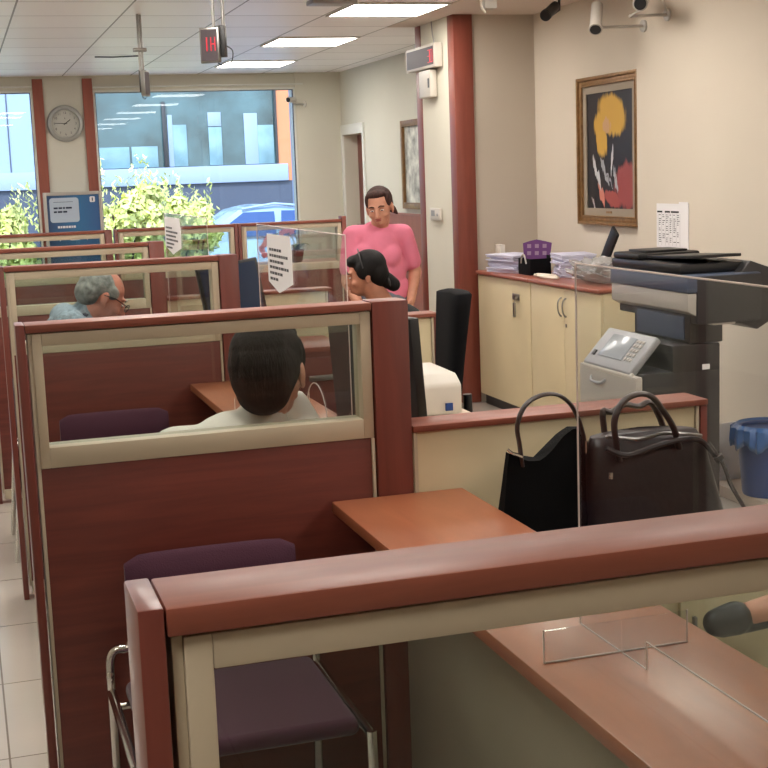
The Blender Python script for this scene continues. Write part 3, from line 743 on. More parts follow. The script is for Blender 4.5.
# positions are along y (towards the viewer is smaller y) and z, from the painting's base
PAINT = [(-.02, .73, .23, .14, .35, (196, 154, 58)), (.15, .60, .09, .17, -.35, (196, 154, 58)), (.05, .66, .06, .06, 0, (190, 150, 110)),
         (-.24, .26, .19, .17, 0, (148, 66, 60)), (-.02, .17, .14, .06, .3, (156, 72, 62)), (.14, .20, .03, .10, -.5, (196, 120, 100)),
         (-.02, .44, .020, .12, .25, (188, 190, 192)), (.20, .34, .018, .14, -.5, (188, 190, 192)), (.09, .36, .014, .12, -.6, (150, 152, 156)), (-.07, .32, .012, .11, -.15, (160, 162, 166)), (.25, .13, .012, .08, -.5, (170, 160, 160)), (.02, .30, .008, .10, -.7, (140, 140, 146))]
MB().box(X-.012, X-.001, y0+.112, y1-.112, z0+.112, z1-.112).build('canvas', paint_mat(), t_)
# second painting beyond the pillar
t_ = thing('framed_picture', 'light framed picture half hidden by the pillar', 'painting', (XR-.01, 12.4, 1.22))
g = MB(); y0, y1, z0, z1 = 12.0, 12.81, 1.215, 2.06
for (w0, w1, d) in ((0, .05, .035), (.05, .06, .04)):
    g.box(X-d, X, y0+w0, y0+w1, z0+w0, z1-w0, .003).box(X-d, X, y1-w1, y1-w0, z0+w0, z1-w0, .003).box(X-d, X, y0+w1, y1-w1, z1-w1, z1-w0, .003).box(X-d, X, y0+w1, y1-w1, z0+w0, z0+w1, .003)
g.build('frame', M['gold'], t_)
pm_ = mat('pale_landscape_canvas', (176, 176, 166), .6, vary=.3, scale=9)
MB().box(X-.012, X-.001, y0+.06, y1-.06, z0+.06, z1-.06).build('canvas', pm_, t_)

# sheet on the near wall
t_ = thing('wall_notice', 'printed white table sheet taped on the wall above the copier', 'notice', (3.899, 6.97, 1.09)); X = 3.899
MB().box(X-.002, X, 6.795, 7.16, 1.088, 1.34).build('sheet', M['paper'], t_)
MB().box(X-.003, X-.0021, 6.795, 6.90, 1.06, 1.35).build('second_sheet', M['paper'], t_)
g = MB()
for (a_, b_) in ((7.15, 7.09), (7.06, 7.0), (6.99, 6.90)): g.box(X-.0034, X-.0031, b_, a_, 1.288, 1.298)
g.build('heading', M['blackink'], t_)
g = MB()
for r_ in range(15):
    z_ = 1.275-.011*r_
    for c2 in range(6):
        if random.random() < .8: g.box(X-.0034, X-.0031, 7.13-c2*.042-random.uniform(.015, .03), 7.13-c2*.042, z_-.002, z_+.002)
g.build('table_text', M['ink'], t_)
g = MB()
for c2 in range(7): yy = 7.135-c2*.042; g.box(X-.0033, X-.0031, yy+.004, yy+.005, 1.10, 1.285)
g.build('table_rules', M['ink'], t_)

# security cameras
def cctv(label, body0, body1, r, mount, wallp, m='silver', cable=None):
    t_ = thing('security_camera', label, 'camera', mount)
    b0, b1 = V(body0), V(body1); d = (b1-b0).normalized()
    MB().cyl(b0, b1, r).cyl(b1-d*.01, b1+d*.025, r*1.12, n=20).build('camera_body', M[m], t_)
    MB().cyl(b1+d*.0255, b1+d*.028, r*.92).build('lens_window', M['black'], t_)
    MB().tube([wallp, mount, (b0+b1)/2-V((0, 0, r))], .009).build('arm', M[m], t_)
    w_ = V(wallp); n_ = (V(mount)-w_).normalized()
    MB().cyl(w_, w_+n_*.012, .035).build('wall_plate', M[m], t_)
    if cable: MB().tube(cable, .005, n=8).build('cable', M['whitep'], t_)
    return t_
cctv('grey bullet camera pointing at the viewer, on the near wall', (3.78, 7.1, 2.47), (3.61, 6.80, 2.425), .036, (3.66, 7.02, 2.385), (3.90, 7.02, 2.392), cable=[(3.895, 7.02, 2.40), (3.85, 7.0, 2.50), (3.87, 6.95, 2.6), (3.89, 6.9, 2.69)])
cctv('silver bullet camera hanging nose down at the wall corner', (3.60, 7.30, 2.475), (3.53, 7.18, 2.345), .034, (3.60, 7.28, 2.352), (3.90, 7.30, 2.362))
warp([o for o in tops() if o.name not in SEEN and o.name.startswith(('wall_notice', 'security_camera'))], .943)
SEEN |= set(o.name for o in tops() if o.name.startswith(('wall_notice', 'security_camera')))
cctv('dark bullet camera under the ceiling in the alcove', (3.93, 8.6, 2.63), (3.80, 8.45, 2.56), .034, (3.97, 8.62, 2.61), (3.97, 8.62, CH-.004), m='dark')
cctv('white bullet camera beside the shrub window', (3.66, 14.9, 2.40), (3.58, 14.82, 2.395), .028, (3.66, 14.92, 2.36), (3.80, 15.03, 2.355), m='whitep')
# ceiling cable at the top near the pillar
t_ = thing('ceiling_sensor', 'small ceiling sensor with a dangling white cable near the pillar', 'sensor', (3.2, 8.1, 2.66))
MB().box(3.19, 3.27, 8.0, 8.08, 2.545, 2.60, .006).cyl((3.23, 8.04, 2.60), (3.23, 8.04, CH), .02).build('sensor_body', M['silver'], t_)
MB().tube([(3.20, 8.05, CH), (3.165, 8.0, 2.62), (3.165, 8.0, 2.56), (3.19, 8.0, 2.52)], .007, n=8).build('cable', M['rope'], t_)
t_ = single(MB().box(2.30, 2.60, 8.75, 8.93, CH-.03, CH, .004), 'ceiling_vent', M['steel'], 'narrow ceiling vent in front of the nearest glowing light', 'vent')

# display and box on the pillar
t_ = thing('queue_display', 'long number display with white casing on the pillar', 'display', (3.52, 10.17, 2.35))
MB().box(3.505, 3.569, 9.84, 10.515, 2.345, 2.52, .004).build('casing', M['whitep'], t_)
MB().box(3.5035, 3.5055, 9.865, 10.49, 2.365, 2.50).build('display_window', M['ledface'], t_)
g = MB()
def digit(g, segs, o, ux, uz, w, h, th):
    # seven segments in a plane: o origin, ux and uz unit vectors, n depth
    P = {'a': ((0, h), (w, h)), 'b': ((w, h), (w, h/2)), 'c': ((w, h/2), (w, 0)), 'd': ((0, 0), (w, 0)), 'e': ((0, 0), (0, h/2)), 'f': ((0, h/2), (0, h)), 'g': ((0, h/2), (w, h/2))}
    for s in segs:
        (a0, b0), (a1, b1) = P[s]; g.cyl(o+ux*a0+uz*b0, o+ux*a1+uz*b1, th, n=6)
digit(g, 'abcdg', V((3.5028, 9.985, 2.385)), V((0, -1, 0)), V((0, 0, 1)), .045, .09, .003)
digit(g, 'abcdef', V((3.5028, 9.925, 2.385)), V((0, -1, 0)), V((0, 0, 1)), .045, .09, .003)
g.build('red_digits', M['led'], t_)
MB().tube([(3.565, 10.0, 2.52), (3.562, 10.03, 2.6), (3.566, 10.06, CH)], .004, n=8).build('cable', M['greyp'], t_)
t_ = thing('wall_box', 'white wall box with a dark slot under the number display', 'box', (3.55, 10.1, 2.12))
MB().box(3.51, 3.569, 9.97, 10.23, 2.13, 2.335, .008).build('casing', M['whitep'], t_)
MB().box(3.508, 3.5105, 9.985, 10.02, 2.2, 2.27).build('slot', M['black'], t_)
t_ = thing('thermostat', 'small white thermostat on the pillar face', 'thermostat', (3.56, 10.05, 1.2))
MB().box(3.545, 3.569, 9.94, 10.17, 1.19, 1.285, .005).build('casing', M['whitep'], t_)
MB().box(3.543, 3.5455, 10.05, 10.13, 1.225, 1.268).build('display', M['greyp'], t_)
MB().cyl((3.542, 9.99, 1.235), (3.5455, 9.99, 1.235), .012).build('dial', M['greyp'], t_)

# clock on the column
cx, cy, cz = 1.176, YW-.021, 2.205
t_ = thing('wall_clock', 'round silver wall clock on the column between the windows', 'clock', (cx, cy, cz-.19))
Tc = Matrix.Translation(V((cx, cy, cz))) @ Matrix.Rotation(PI/2, 4, 'X')
MB().lathe([(0, 0), (.188, 0), (.192, .015), (.178, .040), (.150, .044), (.146, .036), (.146, .012), (0, .012)], M4=Tc, n=48).build('case', M['clockring'], t_)
MB().lathe([(0, .0125), (.145, .0125), (.145, .016), (0, .016)], M4=Tc, n=48).build('dial', M['clockface'], t_)
def text_mesh(body, size, ext=.0008, align='CENTER'):
    cu = bpy.data.curves.new('txt', 'FONT'); cu.body = body; cu.size = size; cu.extrude = ext; cu.align_x = align; cu.align_y = 'CENTER'
    o = bpy.data.objects.new('txt', cu); COL.objects.link(o)
    me = bpy.data.meshes.new_from_object(o.evaluated_get(bpy.context.evaluated_depsgraph_get()))
    bpy.data.objects.remove(o); bpy.data.curves.remove(cu); return me
def add_text(mb, body, size, M4, ext=.0008, align='CENTER'):
    bpy.context.view_layer.update()
    me = text_mesh(body, size, ext, align); t = bmesh.new(); t.from_mesh(me); bpy.data.meshes.remove(me)
    return mb._add(t, M4)
g = MB()
for h in range(1, 13):
    a_ = PI/2-2*PI*h/12
    add_text(g, str(h), .034, Tc @ Matrix.Translation(V((.112*math.cos(a_), .112*math.sin(a_), .0172))))
for k in range(60):
    a_ = 2*PI*k/60
    g.box(.132, .139, -.0008, .0008, .016, .0172, M4=Tc @ Matrix.Rotation(a_, 4, 'Z'))
g.build('numerals', M['ink'], t_)
def hand(L, w, ang, z):
    return MB().box(-.02, L, -w/2, w/2, z, z+.0015, M4=Tc @ Matrix.Rotation(PI/2-ang, 4, 'Z'))
hand(.068, .008, 2*PI*(1+46/60)/12, .019).build('hour_hand', M['blackink'], t_)
hand(.108, .006, 2*PI*45.5/60, .022).build('minute_hand', M['blackink'], t_)
MB().cyl((0, 0, .016), (0, 0, .026), .006, M4=Tc).build('hub', M['blackink'], t_)
add_text(MB(), 'k', .03, Tc @ Matrix.Translation(V((0, .055, .0172)))).build('logo', M['ink'], t_)

# hanging signs
def hang_sign(label, x, y, zc, s, yawd, lit):
    t_ = thing('hanging_counter_sign', label, 'sign', (x, y, zc), group='hanging counter signs')
    Ty = Matrix.Translation(V((x, y, zc))) @ Matrix.Rotation(yawd, 4, 'Z')
    MB().box(-.075*s, .03*s, -.05*s, -.02*s, -.09*s, .09*s, .003, M4=Ty).build('display_casing', M['steel'], t_)
    MB().box(-.067*s, .022*s, -.0515*s, -.0505*s, -.08*s, .08*s, M4=Ty).build('display_face', M['ledface'], t_)
    if lit:
        g = MB(); digit(g, 'bc', V((-.055, -.053, -.03))*1, V((1, 0, 0)), V((0, 0, 1)), .02, .07, .004); digit(g, 'fegcb', V((-.012, -.053, -.03)), V((1, 0, 0)), V((0, 0, 1)), .022, .07, .003)
        g.bm.transform(Ty); g.build('red_digits', M['led'], t_)
    MB().box(-.0*s, .05*s, -.018*s, .02*s, -.06*s, .10*s, .003, M4=Ty).build('bracket', M['dark'], t_)
    for dx in (-.012, .042): MB().cyl(Ty @ V((dx*s, .0, .04*s if dx > 0 else .09*s)), V((*(Ty @ V((dx*s, .0, 0))).xy, CH)), .009*s).build('rod', M['steel'], t_)
    MB().tube([Ty @ V(p) for p in ((.045*s, 0, 0), (.085*s, 0, -.03*s), (.075*s, 0, -.09*s), (.03*s, 0, -.105*s), (-.02*s, 0, -.07*s))], .003, n=8).build('cable', M['dark'], t_)
    return t_
hang_sign('hanging counter sign with red digit, nearer of the two, on rods', 1.365, 7.2, 2.26, 1.0, math.radians(-32), True)
o = hang_sign('hanging counter sign near the clock, seen edge-on', 1.285, 9.6, 2.235, .95, math.radians(62), False)
MB().box(1.24, 1.33, 9.58, 9.62, 2.45, 2.475, .003).build('clamp', M['steel'], o)
single(MB().tube([(1.30, 12.75, CH-.006), (1.45, 12.72, CH-.012), (1.72, 12.68, CH-.006)], .006, n=8), 'ceiling_cable', M['dark'], 'short dark cable lying along the ceiling by the clock', 'cable')

# poster board before the column
t_ = thing('poster_board', 'white-framed blue poster board standing under the clock', 'poster', (1.17, 14.72, 0))
x0, x1, z0, z1, Y = .872, 1.478, .62, 1.49, 14.72
g = MB().box(x0, x0+.035, Y-.01, Y+.02, z0, z1, .004).box(x1-.035, x1, Y-.01, Y+.02, z0, z1, .004).box(x0+.035, x1-.035, Y-.01, Y+.02, z1-.035, z1, .004).box(x0+.035, x1-.035, Y-.01, Y+.02, z0, z0+.035, .004)
g.build('frame', M['silver'], t_)
m, nt, b = new_mat('blue_poster'); tc = nt.nodes.new('ShaderNodeTexCoord'); sp = nt.nodes.new('ShaderNodeSeparateXYZ'); rp = nt.nodes.new('ShaderNodeValToRGB')
nt.links.new(tc.outputs['Object'], sp.inputs[0]); mr = nt.nodes.new('ShaderNodeMapRange'); mr.inputs['From Min'].default_value = -.3; mr.inputs['From Max'].default_value = .3
nt.links.new(sp.outputs['X'], mr.inputs['Value']); nt.links.new(mr.outputs[0], rp.inputs['Fac']); rp.color_ramp.elements[0].color = lin((44, 56, 92)); rp.color_ramp.elements[1].color = lin((50, 84, 136))
e_ = rp.color_ramp.elements.new(.55); e_.color = lin((52, 110, 156)); nt.links.new(rp.outputs[0], b.inputs['Base Color']); b.inputs['Roughness'].default_value = .35
ps = MB().box(x0+.035, x1-.035, Y-.002, Y+.006, z0+.035, z1-.035).build('poster_sheet', m, t_)
def rrect(xa, xb, za, zb, r, y):
    pts = []
    for (cx_, cz_, a0) in ((xb-r, zb-r, 0), (xa+r, zb-r, PI/2), (xa+r, za+r, PI), (xb-r, za+r, 3*PI/2)):
        for k in range(7): a_ = a0+PI/2*k/6; pts.append((cx_+r*math.cos(a_), y, cz_+r*math.sin(a_)))
    return pts
MB().prism(rrect(x0+.06, x0+.36, 1.175, 1.43, .03, Y-.004), (0, .0015, 0)).build('pale_text_panel', mat('pale_blue_panel', (176, 190, 206), .5), ps)
Tp = lambda x, z: Matrix.Translation(V((x, Y-.0055, z))) @ Matrix.Rotation(PI/2, 4, 'X')
g = MB(); g.box(x0+.1, x0+.30, Y-.0055, Y-.0045, 1.385, 1.389)
for (zz, segs) in ((1.325, (.05, .045, .03, .07)), (1.285, (.04, .055, .05))):
    xx = x0+.1
    for w_ in segs: g.box(xx, xx+w_-.008, Y-.0055, Y-.0045, zz-.009, zz+.009); xx += w_
g.build('blurred_text', M['navy'], ps)
MB().prism(rrect(x1-.13, x1-.075, 1.375, 1.435, .012, Y-.004), (0, .0015, 0)).build('white_logo_tile', M['paper'], ps)
g = MB(); g.box(x1-.108, x1-.097, Y-.0055, Y-.0045, 1.388, 1.422); g.build('logo_mark', M['navy'], ps)
g = MB()
xx = x0+.13
for w_ in (.03, .02, .035, .025, .03, .02, .03): g.box(xx, xx+w_-.006, Y-.0035, Y-.0025, 1.115, 1.138); xx += w_
for xx in (x0+.14, x0+.42): g.box(xx, xx+.008, Y-.0035, Y-.0025, .98, 1.05)
g.box(x0+.25, x0+.35, Y-.0035, Y-.0025, .985, 1.04)
g.build('white_lettering', M['paper'], ps)
for xx in (x0+.1, x1-.13):
    MB().box(xx, xx+.03, Y-.12, Y+.13, 0, .02, .003).box(xx, xx+.03, Y-.005, Y+.018, .02, z0, .002).build('foot', M['silver'], t_)

warp([o for o in tops() if o.name not in SEEN])
# orchid pot on a cabinet behind the last row
t_ = thing('window_cabinet', 'red-brown cabinet under the orchid behind the last row', 'cabinet', (2.45, 9.98, 0))
MB().box(1.95, 3.0, 9.75, 10.2, .03, .915, .003).build('body', M['wains'], t_)
MB().box(1.94, 3.01, 9.74, 10.21, .916, .935, .003).build('top', M['cherry'], t_)
t_ = thing('potted_orchid', 'pink orchid in a dark pot beside the shrub window', 'plant', (2.40, 9.93, .936))
MB().lathe([(0, 0), (.036, 0), (.042, .01), (.056, .085), (.058, .092), (.050, .092), (.036, .02), (0, .02)], (2.40, 9.93, .936)).build('pot', M['leafpot'], t_)
MB().tube([(2.40, 9.93, 1.0), (2.38, 9.93, 1.10), (2.32, 9.93, 1.16), (2.22, 9.93, 1.14), (2.15, 9.92, 1.07)], .004, n=8).tube([(2.40, 9.94, 1.0), (2.41, 9.94, 1.1), (2.37, 9.94, 1.18), (2.32, 9.94, 1.18)], .004, n=8).build('stem', M['leaf'], t_)
for (a_, L) in ((.3, .12), (2.5, .14), (4.4, .1)):
    pts = [V((2.40+math.cos(a_)*L*u, 9.93+math.sin(a_)*L*u, 1.02+.05*math.sin(u*2.5))) for u in [k/6 for k in range(7)]]
    MB().tube(pts, lambda u: .004+.022*math.sin(PI*min(1, u+.08)), n=8, flat=.2).build('leaf', M['leaf'], t_)
rnd = random.Random(3)
for (x, z) in ((2.15, 1.075), (2.14, 1.03), (2.165, 1.105), (2.13, 1.055), (2.155, 1.0), (2.185, 1.13), (2.315, 1.17), (2.34, 1.18), (2.29, 1.16), (2.365, 1.165)):
    g = MB(); rot = Matrix.Translation(V((x, 9.915+rnd.uniform(-.02, .02), z))) @ Matrix.Rotation(rnd.uniform(0, 1), 4, 'Y') @ Matrix.Rotation(rnd.uniform(-.4, .4), 4, 'X')
    for k in range(5):
        a_ = 2*PI*k/5; g.ball((.014*math.cos(a_), 0, .014*math.sin(a_)), (.012, .003, .012), n=1, M4=rot)
    g.ball((0, -.004, 0), .005, n=1, M4=rot); g.build('blossom', M['petal'], t_)

# ------------------------------------------------------------------ handbags
# black canvas tote
t_ = thing('tote_bag', 'black canvas tote bag with one looped brown handle', 'bag', (1.31, 2.92, .621))
def bagpts(x, ztop, y0, y1): return None
rings = []
prof = [(1.128, .925), (1.18, .925), (1.21, .905), (1.24, .892), (1.27, .890), (1.295, .905), (1.33, .94), (1.36, .958), (1.40, .955)]
n = 14
top = []
for i in range(n+1):
    u = i/n
    x = 1.197+u*.21; z = .0
    for (a0, b0), (a1, b1) in zip(prof, prof[1:]):
        if a0 <= x <= a1: z = b0+(b1-b0)*(x-a0)/(a1-a0)
    top.append((x, z))
b = bmesh.new(); grid = []
m_ = 8
loopn = 2*(n+1)
for j in range(m_+1):
    v_ = j/m_; row = []
    for side in (0, 1):
        rngi = range(n+1) if side == 0 else range(n, -1, -1)
        for i in rngi:
            xt, zt = top[i]; u = i/n
            xb = 1.158+u*.28; x = xb*(1-v_)+xt*v_; z = .623*(1-v_)+zt*v_
            half = (.055*(1-v_)+.018*v_)*(math.sin(PI*min(1, max(0, u*.96+.02)))**.35)+.003
            wob = .006*noise.noise(V((x*9, side*3, z*9)))
            row.append(b.verts.new((x, 2.93+(-half if side == 0 else half)+wob, z)))
    grid.append(row)
for p, q in zip(grid, grid[1:]):
    for k in range(loopn): b.faces.new((p[k], p[(k+1) % loopn], q[(k+1) % loopn], q[k]))
b.faces.new(grid[0][::-1]); b.faces.new(grid[-1])
for v in b.verts:
    pass
mb = MB(); mb.bm.free(); mb.bm = b
mb.build('bag_body', M['bagblack'], t_, angle=60)
MB().tube([(1.228, 2.915, .88), (1.222, 2.912, .93), (1.216, 2.91, .98), (1.236, 2.91, 1.025), (1.275, 2.91, 1.046), (1.318, 2.91, 1.045), (1.352, 2.91, 1.02), (1.372, 2.912, .985), (1.385, 2.915, .95), (1.389, 2.915, .93), (1.389, 2.916, .90)], .0105, n=12, flat=.45).build('handle', M['strap'], t_)
MB().tube([(1.19, 2.91, .925), (1.20, 2.905, .916), (1.212, 2.905, .912), (1.225, 2.905, .905)], .0035, n=8).build('metal_clip', M['chrome'], t_)
MB().cyl((1.386, 2.897, .90), (1.386, 2.897, .93), .004, n=8).build('metal_ring', M['chrome'], t_)
# brown leather handbag
t_ = thing('leather_handbag', 'dark brown leather handbag with two arched handles and zip', 'bag', (1.56, 2.90, .621))
b = bmesh.new(); grid = []; n = 18; m_ = 12; loopn = 2*n
for j in range(m_+1):
    v_ = j/m_; z = .623+v_*.31
    if v_ > .85: sh = 1-.35*((v_-.85)/.15)**2
    else: sh = 1
    xl = 1.375+.02*v_; xr = 1.775-.085*v_
    cxm = (xl+xr)/2; hw = (xr-xl)/2*(1 if v_ < .9 else 1-.06*((v_-.9)/.1)); hd = (.085*(1-v_)+.045*v_)*sh
    row = []
    for k in range(loopn):
        a_ = 2*PI*k/loopn; c_, s_2 = math.cos(a_), math.sin(a_)
        px = abs(c_)**.45*math.copysign(1, c_); py = abs(s_2)**.6*math.copysign(1, s_2)
        wob = .008*noise.noise(V((px*2, py*2, v_*4)))+.004*noise.noise(V((px*7, py*7, v_*9)))
        row.append(b.verts.new((cxm+px*hw, 2.905+py*(hd+wob), z+.010*math.sin(PI*(px*.5+.5))*v_**2)))
    grid.append(row)
for p, q in zip(grid, grid[1:]):
    for k in range(loopn): b.faces.new((p[k], p[(k+1) % loopn], q[(k+1) % loopn], q[k]))
b.faces.new(grid[0][::-1]); b.faces.new(grid[-1])
mb = MB(); mb.bm.free(); mb.bm = b
mb.build('bag_body', M['bagbrown'], t_, angle=70)
MB().tube([(1.425, 2.865, .955-.015), (1.432, 2.862, .962-.02), (1.50, 2.858, .95-.02), (1.57, 2.858, .955-.018), (1.63, 2.86, .945-.015), (1.68, 2.87, .93-.01)], .0045, n=8).build('zip', M['steel'], t_)
MB().tube([(1.41, 2.84, .92), (1.46, 2.83, .90), (1.53, 2.828, .915), (1.60, 2.83, .925), (1.66, 2.84, .915), (1.71, 2.86, .87)], .007, n=8).build('flap_seam', M['bagbrown'], t_)
for (yy, dx, hz) in ((2.842, 0, 1.045), (2.962, .03, 1.0)):
    MB().tube([(1.448+dx, yy+.006, .885), (1.436+dx, yy, .94), (1.434+dx, yy, .985), (1.455+dx, yy, hz-.02), (1.492+dx, yy, hz-.004), (1.530+dx, yy, hz-.012), (1.562+dx, yy, .995), (1.590+dx, yy, .95), (1.606+dx, yy+.004, .90)], .0115, n=12, flat=.6).build('handle', M['strap'], t_)
MB().tube([(1.70, 2.87, .90), (1.725, 2.845, .85), (1.74, 2.835, .80), (1.765, 2.83, .755), (1.775, 2.832, .74)], .009, n=10, flat=.5).cyl((1.712, 2.85, .87), (1.718, 2.848, .86), .012, n=12).build('side_strap', M['bagbrown'], t_)
MB().tube([(1.412, 2.82, .865), (1.410, 2.818, .85)], .005, n=8).build('buckle', M['chrome'], t_)

# ------------------------------------------------------------------ people
def remeshed(mb, voxel, smooth=4, fac=.5):
    me = bpy.data.meshes.new('raw'); mb.bm.to_mesh(me); mb.bm.free()
    o = bpy.data.objects.new('raw', me); COL.objects.link(o)
    md = o.modifiers.new('r', 'REMESH'); md.mode = 'VOXEL'; md.voxel_size = voxel; md.use_smooth_shade = True
    ms = o.modifiers.new('s', 'SMOOTH'); ms.factor = fac; ms.iterations = smooth
    bpy.context.view_layer.update()
    out = bpy.data.meshes.new_from_object(o.evaluated_get(bpy.context.evaluated_depsgraph_get()))
    bpy.data.objects.remove(o); bpy.data.meshes.remove(me)
    r = MB(); r.bm.from_mesh(out); bpy.data.meshes.remove(out)
    return r
def limb(b, pts, rs, n=2):
    for (p, q, ra, rb) in zip(pts, pts[1:], rs, rs[1:]): b.cap(p, q, ra, rb, n=n)
def head_frame(c, yawd, pitchd, rolld=0):
    # local +y is where the face looks, +z up, yaw measured from world +y towards +x
    return Matrix.Translation(V(c)) @ Matrix.Rotation(-math.radians(yawd), 4, 'Z') @ Matrix.Rotation(math.radians(-pitchd), 4, 'X') @ Matrix.Rotation(math.radians(rolld), 4, 'Y')
def add_head(b, T, s=1.0, jaw=1.0):
    B = lambda c, r: b.ball([k*s for k in c], [k*s for k in r], M4=T, n=3)
    B((0, -.012, .03), (.074, .092, .088)); B((0, .030, -.010), (.062*jaw, .060, .080)); B((0, .045, -.062), (.040*jaw, .040, .038))
    B((0, .086, -.060), (.017, .016, .015))
    b.cap(T @ V((0, .092*s, .022*s)), T @ V((0, .112*s, -.018*s)), .0085*s, .0125*s); B((.010, .100, -.022), (.008, .010, .007)); B((-.010, .100, -.022), (.008, .010, .007))
    for sx in (-1, 1):
        B((sx*.030, .076, .035), (.024, .013, .008)); B((sx*.040, .062, -.022), (.021, .02, .018)); B((sx*.078, -.008, -.004), (.008, .017, .030)); B((sx*.076, .0, -.028), (.007, .010, .012))
    B((0, .090, -.040), (.022, .010, .009))
def face_parts(o, T, s=1.0, hair='hairbrown', down=False):
    e = MB(); i_ = MB(); w = MB()
    for sx in (-1, 1):
        e.ball([sx*.030*s, .0815*s, .012*s], (.0125*s, .0065*s, .0036*s), M4=T); i_.ball([sx*.030*s, .0862*s, .0112*s], (.0055*s, .0028*s, .0038*s), M4=T)
        w.tube([T @ V((sx*x*s, y*s, z*s)) for x, y, z in ((.012, .092, .034), (.028, .0935, .041), (.048, .082, .034))], .0032*s, n=8)
    e.build('eyes', M['eyewhite'], o); i_.build('irises', M['iris'], o); w.build('eyebrows', M[hair], o)
    l = MB(); l.ball((0, .0985*s, -.037*s), (.021*s, .006*s, .0042*s), M4=T); l.ball((0, .0975*s, -.046*s), (.018*s, .006*s, .0052*s), M4=T); l.build('lips', M['lip'], o)
def add_hand(b, wr, d, palm_n, s=1.0, curl=.5, thumb=1):
    # wr wrist point, d direction of fingers, palm_n palm normal, thumb side sign
    wr = V(wr); d = V(d).normalized(); nrm = (V(palm_n)-d*V(palm_n).dot(d)).normalized(); side = d.cross(nrm)*thumb
    q = Matrix((side, d, nrm)).transposed().to_quaternion()
    b.ball(wr+d*.045*s, (.039*s, .050*s, .015*s), q=q); b.cap(wr, wr+d*.03*s, .022*s, .022*s)
    for k, (off, L) in enumerate(((.030, .070), (.010, .080), (-.010, .074), (-.029, .058))):
        p0 = wr+d*.075*s+side*off*s; a1 = curl*.6; a2 = curl*1.6; L *= s
        p1 = p0+(d*math.cos(a1)+nrm*math.sin(a1))*L*.45; p2 = p1+(d*math.cos(a2)+nrm*math.sin(a2))*L*.33; p3 = p2+(d*math.cos(a2+curl*.7)+nrm*math.sin(a2+curl*.7))*L*.25
        limb(b, [wr+d*.04*s+side*off*.8*s, p0, p1, p2, p3], [.0095*s, .0095*s, .0085*s, .0078*s, .0068*s], n=2)
    t0 = wr+d*.018*s+side*.022*s; t1 = t0+(d*.6+side*.75+nrm*.25).normalized()*.038*s; t2 = t1+(d*.9+side*.25+nrm*.35).normalized()*.028*s; t3 = t2+(d*.95+nrm*.4).normalized()*.02*s
    limb(b, [t0, t1, t2, t3], [.013*s, .011*s, .0095*s, .008*s])
def ell(b, c, r, lat, up):
    lat = V(lat).normalized(); up = V(up); up = (up-lat*up.dot(lat)).normalized(); fw = up.cross(lat)
    q = Matrix((lat, fw, up)).transposed().to_quaternion(); b.ball(c, r, q=q, n=3)
def torso(b, J, g=0.0, fat=1.0, bust=0):
    pel, ch_, nk = V(J['pelvis']), V(J['chest']), V(J['neck']); sl, sr = V(J['shL']), V(J['shR'])
    lat = (sr-sl).normalized(); wS = (sr-sl).length/2
    ell(b, pel, (.165*fat+g, .120*fat+g, .12+g), lat, ch_-pel)
    mid = pel.lerp(ch_, .5); ell(b, mid, (.150*fat+g, .110*fat+g, .16+g), lat, ch_-pel)
    ell(b, ch_, (wS*.86+g, .112*fat+g, .16+g), lat, nk-pel)
    b.cap(sl+(nk-ch_)*.03, sr+(nk-ch_)*.03, .052+g, .052+g)
    ell(b, (sl+sr)/2+(nk-(sl+sr)/2)*.35, (wS*.62, .06+g, .05+g), lat, nk-ch_)
    fw = (nk-pel).cross(lat).normalized()*-1
    if bust:
        fw = V(J['front']).normalized()
        for s in (-1, 1): ell(b, ch_+lat*s*.075+fw*.075-V((0, 0, .04)), (.068+g, .06+g, .068+g), lat, V((0, 0, 1)))
